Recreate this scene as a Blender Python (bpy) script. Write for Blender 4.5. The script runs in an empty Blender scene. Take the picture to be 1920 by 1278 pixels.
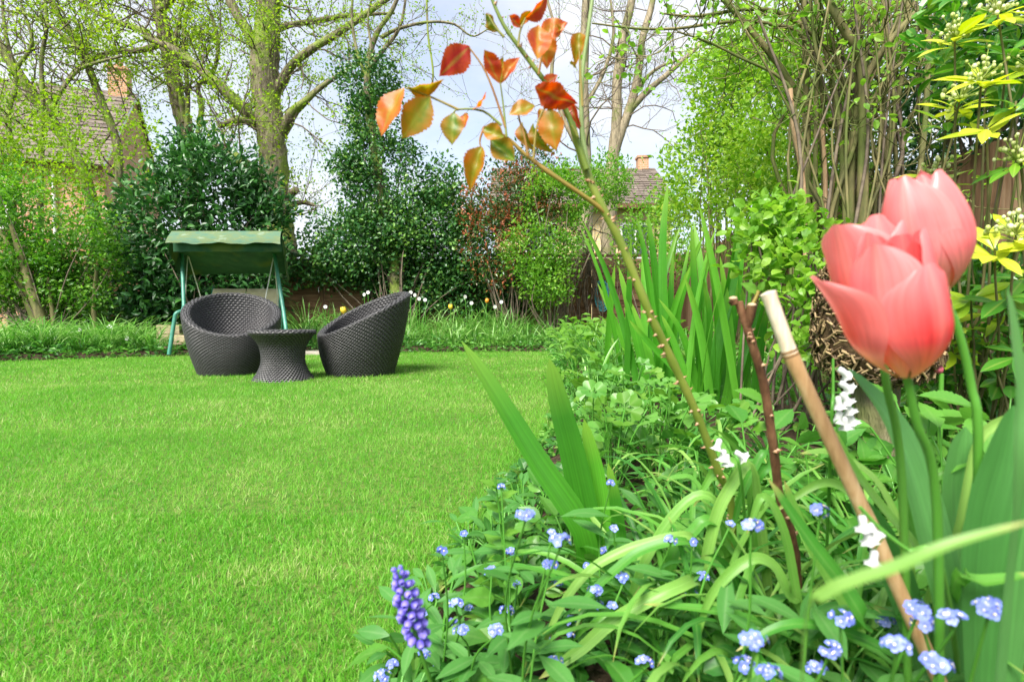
import bpy, math, random
import numpy as np
from mathutils import Vector, Matrix

rng = np.random.default_rng(11)
random.seed(5)
SC = bpy.context.scene
COL = SC.collection
R = math.radians

# ------------------------------------------------------------------ camera
FPX, CX, CY, HOR, CAMH = 1000.0, 960.0, 639.0, 593.0, 0.55
PITCH = math.atan((CY - HOR) / FPX)
cam = bpy.data.cameras.new("camera")
cam.sensor_width = 36.0
cam.lens = 36.0 * FPX / 1920.0
cam.clip_start = 0.02
cam.clip_end = 3000.0
cam.dof.use_dof = True
cam.dof.focus_distance = 2.6
cam.dof.aperture_fstop = 6.8
camo = bpy.data.objects.new("camera", cam)
COL.objects.link(camo)
camo.location = (0, 0, CAMH)
camo.rotation_euler = (math.pi / 2 - PITCH, 0, 0)
SC.camera = camo

# ------------------------------------------------------------------ sky, sun, exposure
SUN_EL, SUN_AZ = R(50), R(208)          # azimuth measured clockwise from +Y
world = bpy.data.worlds.new("World")
SC.world = world
world.use_nodes = True
wn, wl = world.node_tree.nodes, world.node_tree.links
wn.clear()
w_out = wn.new("ShaderNodeOutputWorld")
w_bg = wn.new("ShaderNodeBackground")
w_sky = wn.new("ShaderNodeTexSky")
w_sky.sky_type = 'NISHITA'
w_sky.sun_disc = False
w_sky.sun_elevation = SUN_EL
w_sky.sun_rotation = SUN_AZ
w_sky.air_density = 1.0
w_sky.dust_density = 1.5
w_tc = wn.new("ShaderNodeTexCoord")
w_map = wn.new("ShaderNodeMapping")
w_map.inputs['Scale'].default_value = (1.6, 1.6, 3.4)
w_map.inputs['Location'].default_value = (0.35, 0.1, 0.2)
w_noise = wn.new("ShaderNodeTexNoise")
w_noise.inputs['Scale'].default_value = 1.7
w_noise.inputs['Detail'].default_value = 7
w_noise.inputs['Roughness'].default_value = 0.55
w_ramp = wn.new("ShaderNodeValToRGB")
w_ramp.color_ramp.elements[0].position = 0.36
w_ramp.color_ramp.elements[0].color = (0.42, 0.42, 0.42, 1)
w_ramp.color_ramp.elements[1].position = 0.66
w_ramp.color_ramp.elements[1].color = (0.97, 0.97, 0.97, 1)
w_mix = wn.new("ShaderNodeMix")
w_mix.data_type = 'RGBA'
w_mix.inputs[7].default_value = (3.75, 3.8, 3.9, 1)
wl.new(w_tc.outputs['Generated'], w_map.inputs['Vector'])
wl.new(w_map.outputs['Vector'], w_noise.inputs['Vector'])
wl.new(w_noise.outputs['Fac'], w_ramp.inputs['Fac'])
wl.new(w_ramp.outputs['Color'], w_mix.inputs[0])
wl.new(w_sky.outputs['Color'], w_mix.inputs[6])
wl.new(w_mix.outputs[2], w_bg.inputs['Color'])
w_bg.inputs['Strength'].default_value = 0.10
wl.new(w_bg.outputs['Background'], w_out.inputs['Surface'])

sun = bpy.data.lights.new("sun", 'SUN')
sun.energy = 3.4
sun.angle = R(28)
sun.color = (1.0, 0.95, 0.87)
suno = bpy.data.objects.new("sun", sun)
COL.objects.link(suno)
_sd = Vector((math.sin(SUN_AZ) * math.cos(SUN_EL), math.cos(SUN_AZ) * math.cos(SUN_EL), math.sin(SUN_EL)))
suno.rotation_euler = _sd.to_track_quat('Z', 'Y').to_euler()
suno.location = (-6, -8, 12)

SC.view_settings.view_transform = 'Standard'
SC.view_settings.look = 'None'
SC.view_settings.gamma = 1.0
SC.view_settings.use_curve_mapping = False
SC.view_settings.exposure = 1.56
SC.render.engine = 'CYCLES'
SC.cycles.max_bounces = 6
SC.cycles.diffuse_bounces = 4
SC.cycles.glossy_bounces = 2
SC.cycles.transmission_bounces = 4
SC.cycles.transparent_max_bounces = 4
SC.cycles.caustics_reflective = False
SC.cycles.caustics_refractive = False
SC.cycles.use_denoising = True
try:
    SC.cycles.denoiser = 'OPENIMAGEDENOISE'
    SC.cycles.denoising_prefilter = 'ACCURATE'
except Exception:
    pass
SC.cycles.use_adaptive_sampling = True
SC.cycles.adaptive_threshold = 0.015


# ------------------------------------------------------------------ geometry helpers
def P(px, py, D):
    """point on the pixel's ray at depth y = D"""
    u, v = (px - CX) / FPX, (CY - py) / FPX
    c, s = math.cos(PITCH), math.sin(PITCH)
    d = np.array([u, c + v * s, -s + v * c])
    return d * (D / d[1]) + np.array([0, 0, CAMH])


def G(px, py, z=0.0):
    """where the pixel's ray meets the level z"""
    d = P(px, py, 1.0) - np.array([0, 0, CAMH])
    return d * ((z - CAMH) / d[2]) + np.array([0, 0, CAMH])


def PL(lst, D=None):
    return np.array([P(q[0], q[1], q[2] if len(q) > 2 else D) for q in lst])


def nrm(a):
    a = np.asarray(a, float)
    return a / np.maximum(np.linalg.norm(a, axis=-1, keepdims=True), 1e-9)


def cr(pts, n):
    """Catmull-Rom resample of any columns"""
    p = np.asarray(pts, float)
    if p.ndim == 1:
        p = p[:, None]
    m = len(p)
    if m == 2:
        t = np.linspace(0, 1, n)[:, None]
        return p[0] * (1 - t) + p[1] * t
    pp = np.vstack([2 * p[0] - p[1], p, 2 * p[-1] - p[-2]])
    u = np.linspace(0, m - 1 - 1e-9, n)
    i = u.astype(int)
    f = (u - i)[:, None]
    a, b, c, d = pp[i], pp[i + 1], pp[i + 2], pp[i + 3]
    return 0.5 * ((2 * b) + (c - a) * f + (2 * a - 5 * b + 4 * c - d) * f * f + (3 * b - a - 3 * c + d) * f ** 3)


_tab = np.random.default_rng(3).uniform(-1, 1, 4096)


def _vn(p):
    i = np.floor(p).astype(np.int64)
    f = p - i
    f = f * f * (3 - 2 * f)
    v = 0.0
    for dx in (0, 1):
        for dy in (0, 1):
            for dz in (0, 1):
                h = (i[..., 0] + dx) * 73856093 ^ (i[..., 1] + dy) * 19349663 ^ (i[..., 2] + dz) * 83492791
                w = (f[..., 0] if dx else 1 - f[..., 0]) * (f[..., 1] if dy else 1 - f[..., 1]) * (f[..., 2] if dz else 1 - f[..., 2])
                v = v + w * _tab[(h ^ (h >> 13)) & 4095]
    return v


def noise3(p, scale=1.0):
    """fractal value noise, about -1..1"""
    p = np.asarray(p, float) * scale * .75 + 31.7
    return 1.15 * _vn(p) + .55 * _vn(p * 2.17 + 5.2) + .28 * _vn(p * 4.6 + 9.1)


class MB:
    def __init__(self):
        self.v, self.par, self.tri, self.quad, self.mt, self.mq, self.n = [], [], [], [], [], [], 0

    def add(self, V, F, par=None, mi=0):
        V = np.asarray(V, float).reshape(-1, 3)
        F = np.asarray(F, int)
        if par is None:
            par = np.full((len(V), 3), 0.5)
        else:
            par = np.broadcast_to(np.asarray(par, float), (len(V), 3))
        self.v.append(V)
        self.par.append(par)
        if F.size:
            if F.shape[1] == 3:
                self.tri.append(F + self.n)
                self.mt.append(np.full(len(F), mi))
            else:
                self.quad.append(F + self.n)
                self.mq.append(np.full(len(F), mi))
        self.n += len(V)

    def mesh(self, name, mats, off=(0, 0, 0), smooth=True):
        me = bpy.data.meshes.new(name)
        V = np.concatenate(self.v) - np.asarray(off, float)
        T = np.concatenate(self.tri) if self.tri else np.zeros((0, 3), int)
        Q = np.concatenate(self.quad) if self.quad else np.zeros((0, 4), int)
        mi = np.concatenate(self.mt + self.mq) if (self.mt or self.mq) else np.zeros(0)
        me.vertices.add(len(V))
        me.vertices.foreach_set("co", V.astype(np.float32).ravel())
        nl = len(T) * 3 + len(Q) * 4
        me.loops.add(nl)
        me.loops.foreach_set("vertex_index", np.concatenate([T.ravel(), Q.ravel()]).astype(np.int32))
        me.polygons.add(len(T) + len(Q))
        st = np.concatenate([np.arange(len(T)) * 3, len(T) * 3 + np.arange(len(Q)) * 4]).astype(np.int32)
        me.polygons.foreach_set("loop_start", st)
        me.polygons.foreach_set("material_index", mi.astype(np.int32))
        me.update(calc_edges=True)
        me.polygons.foreach_set("use_smooth", np.full(len(T) + len(Q), bool(smooth)))
        at = me.attributes.new("par", 'FLOAT_VECTOR', 'POINT')
        at.data.foreach_set("vector", np.concatenate(self.par).astype(np.float32).ravel())
        for m in (mats if isinstance(mats, (list, tuple)) else [mats]):
            me.materials.append(m)
        return me

    # shapes
    def box(self, c, s, rot=None, par=None, mi=0):
        x, y, z = np.asarray(s, float) / 2
        V = np.array([[-x, -y, -z], [x, -y, -z], [x, y, -z], [-x, y, -z], [-x, -y, z], [x, -y, z], [x, y, z], [-x, y, z]])
        if rot is not None:
            V = V @ np.asarray(rot).T
        self.add(V + np.asarray(c, float), [[0, 3, 2, 1], [4, 5, 6, 7], [0, 1, 5, 4], [1, 2, 6, 5], [2, 3, 7, 6], [3, 0, 4, 7]], par, mi)

    def tube(self, pts, rad, sides=6, rnd=0.5, mi=0, cap=True, lump=0.0):
        p = np.asarray(pts, float)
        n = len(p)
        r = np.broadcast_to(np.asarray(rad, float).ravel(), (n,)) if np.ndim(rad) else np.full(n, float(rad))
        t = np.gradient(p, axis=0)
        t = nrm(t)
        ref = np.array([0, 0, 1.0]) if abs(t[0, 2]) < 0.9 else np.array([1.0, 0, 0])
        a = nrm(np.cross(t[0], ref))
        A = np.empty_like(p)
        for i in range(n):
            a = a - t[i] * (a @ t[i])
            a = a / max(np.linalg.norm(a), 1e-9)
            A[i] = a
        B = np.cross(t, A)
        ang = np.arange(sides) / sides * 2 * math.pi
        rr = r[:, None] * (1 + (lump * rng.normal(size=(n, sides)) if lump else 0))
        V = p[:, None] + rr[..., None] * (np.cos(ang)[None, :, None] * A[:, None] + np.sin(ang)[None, :, None] * B[:, None])
        i = np.arange(n - 1)[:, None] * sides
        j = np.arange(sides)[None]
        k = (j + 1) % sides
        F = np.stack([i + j, i + k, i + sides + k, i + sides + j], -1).reshape(-1, 4)
        par = np.empty((n, sides, 3))
        par[..., 0] = rnd
        par[..., 1] = np.linspace(0, 1, n)[:, None]
        par[..., 2] = np.cos(ang)[None]
        V = V.reshape(-1, 3)
        par = par.reshape(-1, 3)
        self.add(V, F, par, mi)
        if cap:
            for e, idx in ((0, np.arange(sides)[::-1]), (n - 1, np.arange(sides) + (n - 1) * sides)):
                Vc = np.vstack([V[idx], p[e] + t[e] * (r[e] * 0.25 * (1 if e else -1))])
                Fc = [[q, (q + 1) % sides, sides] for q in range(sides)]
                self.add(Vc, Fc, (rnd, 1.0 if e else 0.0, 0), mi)

    def ribbon(self, pts, wid, hint, fold=0.15, across=3, rnd=0.5, mi=0, twist=None):
        p = np.asarray(pts, float)
        n = len(p)
        w = np.broadcast_to(np.asarray(wid, float), (n,))
        t = nrm(np.gradient(p, axis=0))
        h = np.broadcast_to(np.asarray(hint, float), (n, 3))
        S = nrm(np.cross(t, h))
        N = np.cross(S, t)
        if twist is not None:
            tw = np.linspace(0, twist, n)[:, None]
            S, N = S * np.cos(tw) + N * np.sin(tw), N * np.cos(tw) - S * np.sin(tw)
        s = np.linspace(-1, 1, across)
        V = p[:, None] + S[:, None] * (s[None, :, None] * w[:, None, None] / 2) + N[:, None] * ((np.abs(s) * fold)[None, :, None] * w[:, None, None])
        par = np.empty((n, across, 3))
        par[..., 0] = rnd
        par[..., 1] = np.linspace(0, 1, n)[:, None]
        par[..., 2] = s[None]
        i = np.arange(n - 1)[:, None] * across
        j = np.arange(across - 1)[None]
        F = np.stack([i + j, i + j + 1, i + across + j + 1, i + across + j], -1).reshape(-1, 4)
        self.add(V.reshape(-1, 3), F, par.reshape(-1, 3), mi)

    def grid(self, V, par=None, mi=0, closed=False):
        """V: (n, m, 3)"""
        n, m = V.shape[:2]
        i = np.arange(n - 1)[:, None] * m
        j = np.arange(m if closed else m - 1)[None]
        k = (j + 1) % m
        F = np.stack([i + j, i + k, i + m + k, i + m + j], -1).reshape(-1, 4)
        self.add(V.reshape(-1, 3), F, None if par is None else par.reshape(-1, 3), mi)

    def sphere(self, c, r, nu=8, nv=5, par=None, mi=0, sc=(1, 1, 1)):
        th = np.linspace(0.001, math.pi - 0.001, nv + 1)[:, None]
        ph = np.arange(nu)[None] / nu * 2 * math.pi
        V = np.stack([np.sin(th) * np.cos(ph) * sc[0], np.sin(th) * np.sin(ph) * sc[1], (np.cos(th) + 0 * ph) * sc[2]], -1) * r + np.asarray(c, float)
        pr = np.empty(V.shape)
        pr[..., 0] = 0.5 if par is None else par
        pr[..., 1] = (1 + np.cos(th)) / 2
        pr[..., 2] = 0
        self.grid(V, pr, mi, closed=True)


LEAF_LO = (np.array([[0, 0, 0], [-.5, .42, .10], [0, .45, 0], [.5, .42, .10], [0, 1, -.10]], float),
           np.array([[0, 3, 2], [0, 2, 1], [2, 3, 4], [2, 4, 1]]))
_y = [0, .2, .5, .8, 1.0]
LEAF_HI = (np.array([[0, 0, 0], [-.36, .2, .07], [0, .2, .0], [.36, .2, .07], [-.5, .5, .09], [0, .5, .02], [.5, .5, .09],
                     [-.32, .8, .02], [0, .8, -.03], [.32, .8, .02], [0, 1, -.12]], float),
           np.array([[0, 3, 2], [0, 2, 1], [1, 2, 5], [1, 5, 4], [2, 3, 6], [2, 6, 5], [4, 5, 8], [4, 8, 7], [5, 6, 9], [5, 9, 8], [7, 8, 10], [8, 9, 10]]))


def cloud(mb, pos, axis, nor, size, asp=0.5, tmpl=LEAF_LO, rnd=None, mi=0):
    n = len(pos)
    if n == 0:
        return
    TV, TF = tmpl
    y = nrm(axis)
    x = nrm(np.cross(y, nor))
    z = np.cross(x, y)
    size = np.broadcast_to(np.asarray(size, float), (n,))
    if rnd is None:
        rnd = rng.uniform(0, 1, n)
    V = pos[:, None] + size[:, None, None] * (TV[None, :, 0:1] * asp * x[:, None] + TV[None, :, 1:2] * y[:, None] + TV[None, :, 2:3] * z[:, None])
    par = np.empty(V.shape)
    par[..., 0] = np.asarray(rnd)[:, None]
    par[..., 1] = TV[None, :, 1]
    par[..., 2] = TV[None, :, 0] * 2
    F = (TF[None] + (np.arange(n) * len(TV))[:, None, None]).reshape(-1, 3)
    mb.add(V.reshape(-1, 3), F, par.reshape(-1, 3), mi)


def rdir(n, up=0.0):
    d = rng.normal(size=(n, 3))
    d = nrm(d)
    d[:, 2] += up
    return nrm(d)


# ------------------------------------------------------------------ things and parts
def thing(name, label, cat, loc=(0, 0, 0), group=None):
    o = bpy.data.objects.new(name, None)
    o.empty_display_size = 0.05
    COL.objects.link(o)
    o.location = [float(q) for q in loc]
    o["label"], o["category"] = label, cat
    if group:
        o["group"] = group
    return o


def wloc(o):
    v = np.zeros(3)
    while o is not None:
        v += np.array(o.location)
        o = o.parent
    return v


def link(name, me, parent=None, kind=None):
    o = bpy.data.objects.new(name, me)
    COL.objects.link(o)
    o.parent = parent
    if kind:
        o["kind"] = kind
    return o


def part(name, mb, mats, parent, smooth=True, kind=None):
    return link(name, mb.mesh(name, mats, wloc(parent), smooth), parent, kind)


def inst(name, me, parent, loc, y=None, z=None, sc=1.0, scx=None):
    """a child that shares mesh data: local +Y along y, +Z near z"""
    o = bpy.data.objects.new(name, me)
    COL.objects.link(o)
    o.parent = parent
    y = nrm(np.array([0, 1.0, 0]) if y is None else y)
    z = np.array([0, 0, 1.0]) if z is None else np.asarray(z, float)
    x = np.cross(y, z)
    if np.linalg.norm(x) < 1e-4:
        x = np.cross(y, [1.0, 0.1, 0])
    x = nrm(x)
    z = np.cross(x, y)
    l = np.asarray(loc, float) - wloc(parent)
    sx = sc if scx is None else scx
    M = Matrix(((x[0] * sx, y[0] * sc, z[0] * sc, l[0]), (x[1] * sx, y[1] * sc, z[1] * sc, l[1]), (x[2] * sx, y[2] * sc, z[2] * sc, l[2]), (0, 0, 0, 1)))
    o.matrix_basis = M
    return o


def structure(name, mb, mats, smooth=True, kind="structure"):
    return link(name, mb.mesh(name, mats, (0, 0, 0), smooth), None, kind)


# ------------------------------------------------------------------ materials
def new_mat(name):
    m = bpy.data.materials.new(name)
    m.use_nodes = True
    nt = m.node_tree
    nt.nodes.clear()
    return m, nt.nodes, nt.links


def ramp(nodes, cols, pos=None):
    r = nodes.new("ShaderNodeValToRGB")
    e = r.color_ramp.elements
    n = len(cols)
    pos = pos or [i / (n - 1) for i in range(n)]
    while len(e) < n:
        e.new(0.5)
    for i in range(n):
        e[i].position = pos[i]
        e[i].color = (*cols[i], 1)
    return r


def leaf_mat(name, cols, transl=0.35, rough=0.45, spec=0.5, rib=0.0, ribcol=None, base=None, tip=None, stripes=0.0, noise=0.25, tboost=1.6, pos=None, nscale=30.0, edge=None, streak=0.0, streakx=7.0):
    m, N, L = new_mat(name)
    out = N.new("ShaderNodeOutputMaterial")
    at = N.new("ShaderNodeAttribute")
    at.attribute_name = "par"
    sep = N.new("ShaderNodeSeparateXYZ")
    L.new(at.outputs['Vector'], sep.inputs[0])
    oi = N.new("ShaderNodeObjectInfo")
    a = N.new("ShaderNodeMath")
    a.operation = 'MULTIPLY_ADD'
    L.new(oi.outputs['Random'], a.inputs[0])
    a.inputs[1].default_value = 0.35
    sub = N.new("ShaderNodeMath")
    sub.operation = 'SUBTRACT'
    L.new(sep.outputs[0], sub.inputs[0])
    sub.inputs[1].default_value = 0.175
    L.new(sub.outputs[0], a.inputs[2])
    tc = N.new("ShaderNodeTexCoord")
    nz = N.new("ShaderNodeTexNoise")
    nz.inputs['Scale'].default_value = nscale
    L.new(tc.outputs['Object'], nz.inputs['Vector'])
    b = N.new("ShaderNodeMath")
    b.operation = 'MULTIPLY_ADD'
    L.new(nz.outputs['Fac'], b.inputs[0])
    b.inputs[1].default_value = noise
    c = N.new("ShaderNodeMath")
    c.operation = 'SUBTRACT'
    L.new(a.outputs[0], c.inputs[0])
    c.inputs[1].default_value = noise / 2
    L.new(c.outputs[0], b.inputs[2])
    rp = ramp(N, cols, pos)
    L.new(b.outputs[0], rp.inputs['Fac'])
    col = rp.outputs['Color']

    def mixc(fac_socket, colB, col):
        mx = N.new("ShaderNodeMix")
        mx.data_type = 'RGBA'
        L.new(fac_socket, mx.inputs[0])
        L.new(col, mx.inputs[6])
        mx.inputs[7].default_value = (*colB, 1)
        return mx.outputs[2]
    if base is not None:
        mr = N.new("ShaderNodeMapRange")
        mr.inputs[1].default_value, mr.inputs[2].default_value = base[1], 0.0
        mr.inputs[3].default_value, mr.inputs[4].default_value = 0.0, 1.0
        L.new(sep.outputs[1], mr.inputs[0])
        col = mixc(mr.outputs[0], base[0], col)
    if tip is not None:
        mr = N.new("ShaderNodeMapRange")
        mr.inputs[1].default_value, mr.inputs[2].default_value = tip[1], 1.0
        mr.inputs[3].default_value, mr.inputs[4].default_value = 0.0, 1.0
        L.new(sep.outputs[1], mr.inputs[0])
        col = mixc(mr.outputs[0], tip[0], col)
    if rib:
        ab = N.new("ShaderNodeMath")
        ab.operation = 'ABSOLUTE'
        L.new(sep.outputs[2], ab.inputs[0])
        mr = N.new("ShaderNodeMapRange")
        mr.inputs[1].default_value, mr.inputs[2].default_value = 0.0, 0.22
        mr.inputs[3].default_value, mr.inputs[4].default_value = rib, 0.0
        L.new(ab.outputs[0], mr.inputs[0])
        col = mixc(mr.outputs[0], ribcol, col)
    if edge is not None:
        ab2 = N.new("ShaderNodeMath")
        ab2.operation = 'ABSOLUTE'
        L.new(sep.outputs[2], ab2.inputs[0])
        mr = N.new("ShaderNodeMapRange")
        mr.inputs[1].default_value, mr.inputs[2].default_value = .3, 1.0
        mr.inputs[3].default_value, mr.inputs[4].default_value = 0.0, edge[1]
        L.new(ab2.outputs[0], mr.inputs[0])
        col = mixc(mr.outputs[0], edge[0], col)
    if stripes:
        sn = N.new("ShaderNodeMath")
        sn.operation = 'SINE'
        ml = N.new("ShaderNodeMath")
        ml.operation = 'MULTIPLY'
        L.new(sep.outputs[2], ml.inputs[0])
        ml.inputs[1].default_value = 26.0
        L.new(ml.outputs[0], sn.inputs[0])
        mr = N.new("ShaderNodeMapRange")
        mr.inputs[1].default_value, mr.inputs[2].default_value = -1, 1
        mr.inputs[3].default_value, mr.inputs[4].default_value = 1 - stripes, 1 + stripes
        L.new(sn.outputs[0], mr.inputs[0])
        hs = N.new("ShaderNodeHueSaturation")
        L.new(mr.outputs[0], hs.inputs['Value'])
        L.new(col, hs.inputs['Color'])
        col = hs.outputs['Color']
    if streak:
        sm = N.new("ShaderNodeVectorMath")
        sm.operation = 'MULTIPLY'
        L.new(at.outputs['Vector'], sm.inputs[0])
        sm.inputs[1].default_value = (37.0, 1.3, streakx)
        sv = N.new("ShaderNodeTexNoise")
        sv.inputs['Scale'].default_value = 1.0
        sv.inputs['Detail'].default_value = 5
        sv.inputs['Roughness'].default_value = 0.7
        L.new(sm.outputs[0], sv.inputs['Vector'])
        mr = N.new("ShaderNodeMapRange")
        mr.inputs[1].default_value, mr.inputs[2].default_value = .25, .75
        mr.inputs[3].default_value, mr.inputs[4].default_value = 1 - streak, 1 + streak
        L.new(sv.outputs['Fac'], mr.inputs[0])
        hs2 = N.new("ShaderNodeHueSaturation")
        L.new(mr.outputs[0], hs2.inputs['Value'])
        L.new(col, hs2.inputs['Color'])
        col = hs2.outputs['Color']
    pb = N.new("ShaderNodeBsdfPrincipled")
    L.new(col, pb.inputs['Base Color'])
    pb.inputs['Roughness'].default_value = rough
    pb.inputs['Specular IOR Level'].default_value = spec
    tr = N.new("ShaderNodeBsdfTranslucent")
    h2 = N.new("ShaderNodeHueSaturation")
    h2.inputs['Value'].default_value = tboost
    h2.inputs['Saturation'].default_value = 1.05
    L.new(col, h2.inputs['Color'])
    L.new(h2.outputs['Color'], tr.inputs['Color'])
    mx = N.new("ShaderNodeMixShader")
    mx.inputs[0].default_value = transl
    L.new(pb.outputs[0], mx.inputs[1])
    L.new(tr.outputs[0], mx.inputs[2])
    L.new(mx.outputs[0], out.inputs['Surface'])
    return m


def rough_mat(name, cols, scale=8.0, rough=0.8, bump=0.3, stretch=(1, 1, 1), detail=6, spec=0.3, moss=None, objrand=0.0, pos=None, bdist=0.01):
    m, N, L = new_mat(name)
    out = N.new("ShaderNodeOutputMaterial")
    tc = N.new("ShaderNodeTexCoord")
    mp = N.new("ShaderNodeMapping")
    mp.inputs['Scale'].default_value = stretch
    L.new(tc.outputs['Object'], mp.inputs['Vector'])
    nz = N.new("ShaderNodeTexNoise")
    nz.inputs['Scale'].default_value = scale
    nz.inputs['Detail'].default_value = detail
    nz.inputs['Roughness'].default_value = 0.62
    oi = N.new("ShaderNodeObjectInfo")
    if objrand:
        nz.noise_dimensions = '4D'
        mw = N.new("ShaderNodeMath")
        mw.operation = 'MULTIPLY'
        L.new(oi.outputs['Random'], mw.inputs[0])
        mw.inputs[1].default_value = 40
        L.new(mw.outputs[0], nz.inputs['W'])
    L.new(mp.outputs['Vector'], nz.inputs['Vector'])
    rp = ramp(N, cols, pos or [0.3 + 0.4 * i / (len(cols) - 1) for i in range(len(cols))])
    if objrand:
        ma = N.new("ShaderNodeMath")
        ma.operation = 'MULTIPLY_ADD'
        L.new(oi.outputs['Random'], ma.inputs[0])
        ma.inputs[1].default_value = objrand
        L.new(nz.outputs['Fac'], ma.inputs[2])
        mb_ = N.new("ShaderNodeMath")
        mb_.operation = 'SUBTRACT'
        L.new(ma.outputs[0], mb_.inputs[0])
        mb_.inputs[1].default_value = objrand / 2
        L.new(mb_.outputs[0], rp.inputs['Fac'])
    else:
        L.new(nz.outputs['Fac'], rp.inputs['Fac'])
    col = rp.outputs['Color']
    if moss is not None:
        n2 = N.new("ShaderNodeTexNoise")
        n2.inputs['Scale'].default_value = moss[1]
        n2.inputs['Detail'].default_value = 4
        L.new(tc.outputs['Object'], n2.inputs['Vector'])
        r2 = ramp(N, [(0, 0, 0), (1, 1, 1)], [moss[2], moss[2] + 0.12])
        L.new(n2.outputs['Fac'], r2.inputs['Fac'])
        mx = N.new("ShaderNodeMix")
        mx.data_type = 'RGBA'
        L.new(r2.outputs['Color'], mx.inputs[0])
        L.new(col, mx.inputs[6])
        mx.inputs[7].default_value = (*moss[0], 1)
        col = mx.outputs[2]
    pb = N.new("ShaderNodeBsdfPrincipled")
    L.new(col, pb.inputs['Base Color'])
    pb.inputs['Roughness'].default_value = rough
    pb.inputs['Specular IOR Level'].default_value = spec
    if bump:
        bp = N.new("ShaderNodeBump")
        bp.inputs['Strength'].default_value = bump
        bp.inputs['Distance'].default_value = bdist
        L.new(nz.outputs['Fac'], bp.inputs['Height'])
        L.new(bp.outputs[0], pb.inputs['Normal'])
    L.new(pb.outputs[0], out.inputs['Surface'])
    return m


def brick_mat(name, c1, c2, mortar, scale=1.0):
    m, N, L = new_mat(name)
    out = N.new("ShaderNodeOutputMaterial")
    tc = N.new("ShaderNodeTexCoord")
    sp = N.new("ShaderNodeSeparateXYZ")
    L.new(tc.outputs['Object'], sp.inputs[0])
    ad = N.new("ShaderNodeMath")
    L.new(sp.outputs[0], ad.inputs[0])
    L.new(sp.outputs[1], ad.inputs[1])
    cb = N.new("ShaderNodeCombineXYZ")
    L.new(ad.outputs[0], cb.inputs[0])
    L.new(sp.outputs[2], cb.inputs[1])
    bk = N.new("ShaderNodeTexBrick")
    bk.inputs['Color1'].default_value = (*c1, 1)
    bk.inputs['Color2'].default_value = (*c2, 1)
    bk.inputs['Mortar'].default_value = (*mortar, 1)
    bk.inputs['Scale'].default_value = scale
    bk.inputs['Brick Width'].default_value = 0.225
    bk.inputs['Row Height'].default_value = 0.075
    bk.inputs['Mortar Size'].default_value = 0.01
    L.new(cb.outputs[0], bk.inputs['Vector'])
    nz = N.new("ShaderNodeTexNoise")
    nz.inputs['Scale'].default_value = 2.5
    nz.inputs['Detail'].default_value = 6
    L.new(tc.outputs['Object'], nz.inputs['Vector'])
    hs = N.new("ShaderNodeHueSaturation")
    mr = N.new("ShaderNodeMapRange")
    mr.inputs[3].default_value, mr.inputs[4].default_value = 0.6, 1.4
    L.new(nz.outputs['Fac'], mr.inputs[0])
    L.new(mr.outputs[0], hs.inputs['Value'])
    L.new(bk.outputs['Color'], hs.inputs['Color'])
    pb = N.new("ShaderNodeBsdfPrincipled")
    pb.inputs['Roughness'].default_value = 0.9
    L.new(hs.outputs['Color'], pb.inputs['Base Color'])
    L.new(pb.outputs[0], out.inputs['Surface'])
    return m


M = {}
M['grass'] = leaf_mat('grass_blades', [(.06, .225, .018), (.105, .335, .027), (.165, .42, .042), (.28, .48, .09), (.46, .49, .22)],
                      transl=0.45, rough=0.5, spec=0.35, noise=0.0, tboost=1.5, pos=[0, .35, .65, .85, 1.0])
M['lawn'] = rough_mat('lawn_ground', [(.035, .07, .012), (.06, .13, .02), (.10, .16, .03), (.16, .15, .06)], scale=40, bump=0.5, spec=0.1)
M['soil'] = rough_mat('soil', [(.018, .012, .008), (.05, .033, .02), (.09, .06, .04)], scale=30, bump=1.0, spec=0.2, bdist=0.02)
M['earth'] = rough_mat('earth', [(.03, .05, .015), (.05, .09, .02), (.08, .09, .03)], scale=6, bump=0.3)
M['strap'] = leaf_mat('strap_leaf', [(.028, .14, .018), (.055, .23, .026), (.12, .33, .045), (.24, .42, .09)], transl=0.36, rough=0.42, spec=0.4, streak=0.30, stripes=0.04, rib=0.25, ribcol=(.24, .42, .11), tboost=1.5, tip=((.42, .38, .12), .93))
M['iris'] = leaf_mat('iris_blade', [(.045, .20, .016), (.075, .30, .022), (.125, .39, .035)], transl=0.45, rough=0.36, spec=0.45, streak=0.28, stripes=0.03, tboost=1.5, tip=((.22, .42, .05), .72))
M['tulipleaf'] = leaf_mat('tulip_leaf', [(.04, .16, .03), (.07, .23, .05), (.11, .29, .08)], transl=0.35, rough=0.4, spec=0.45, streak=0.22)
M['fargrass'] = leaf_mat('daffodil_leaf', [(.05, .18, .02), (.10, .29, .035), (.18, .38, .07), (.28, .46, .14)], transl=0.36, rough=0.35, spec=0.55)
M['laurel'] = leaf_mat('laurel_leaf', [(.014, .07, .016), (.028, .115, .022), (.055, .18, .028), (.12, .28, .045)], transl=0.2, rough=0.38, spec=0.5, rib=0.3, ribcol=(.09, .2, .04))
M['ivy'] = leaf_mat('ivy_leaf', [(.012, .058, .014), (.024, .10, .024), (.05, .16, .03), (.15, .30, .035)], transl=0.18, rough=0.38, spec=0.5)
M['yelgreen'] = leaf_mat('young_leaf', [(.12, .24, .016), (.19, .34, .022), (.28, .42, .03), (.40, .50, .06)], transl=0.5, rough=0.5, spec=0.3, tboost=1.5)
M['bushgreen'] = leaf_mat('shrub_leaf', [(.045, .15, .015), (.085, .24, .02), (.15, .33, .028), (.24, .41, .05)], transl=0.45, rough=0.4, spec=0.4)
M['freshgreen'] = leaf_mat('fresh_shrub_leaf', [(.06, .17, .015), (.12, .28, .02), (.21, .38, .03), (.34, .46, .06)], transl=0.48, rough=0.42, spec=0.4)
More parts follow.
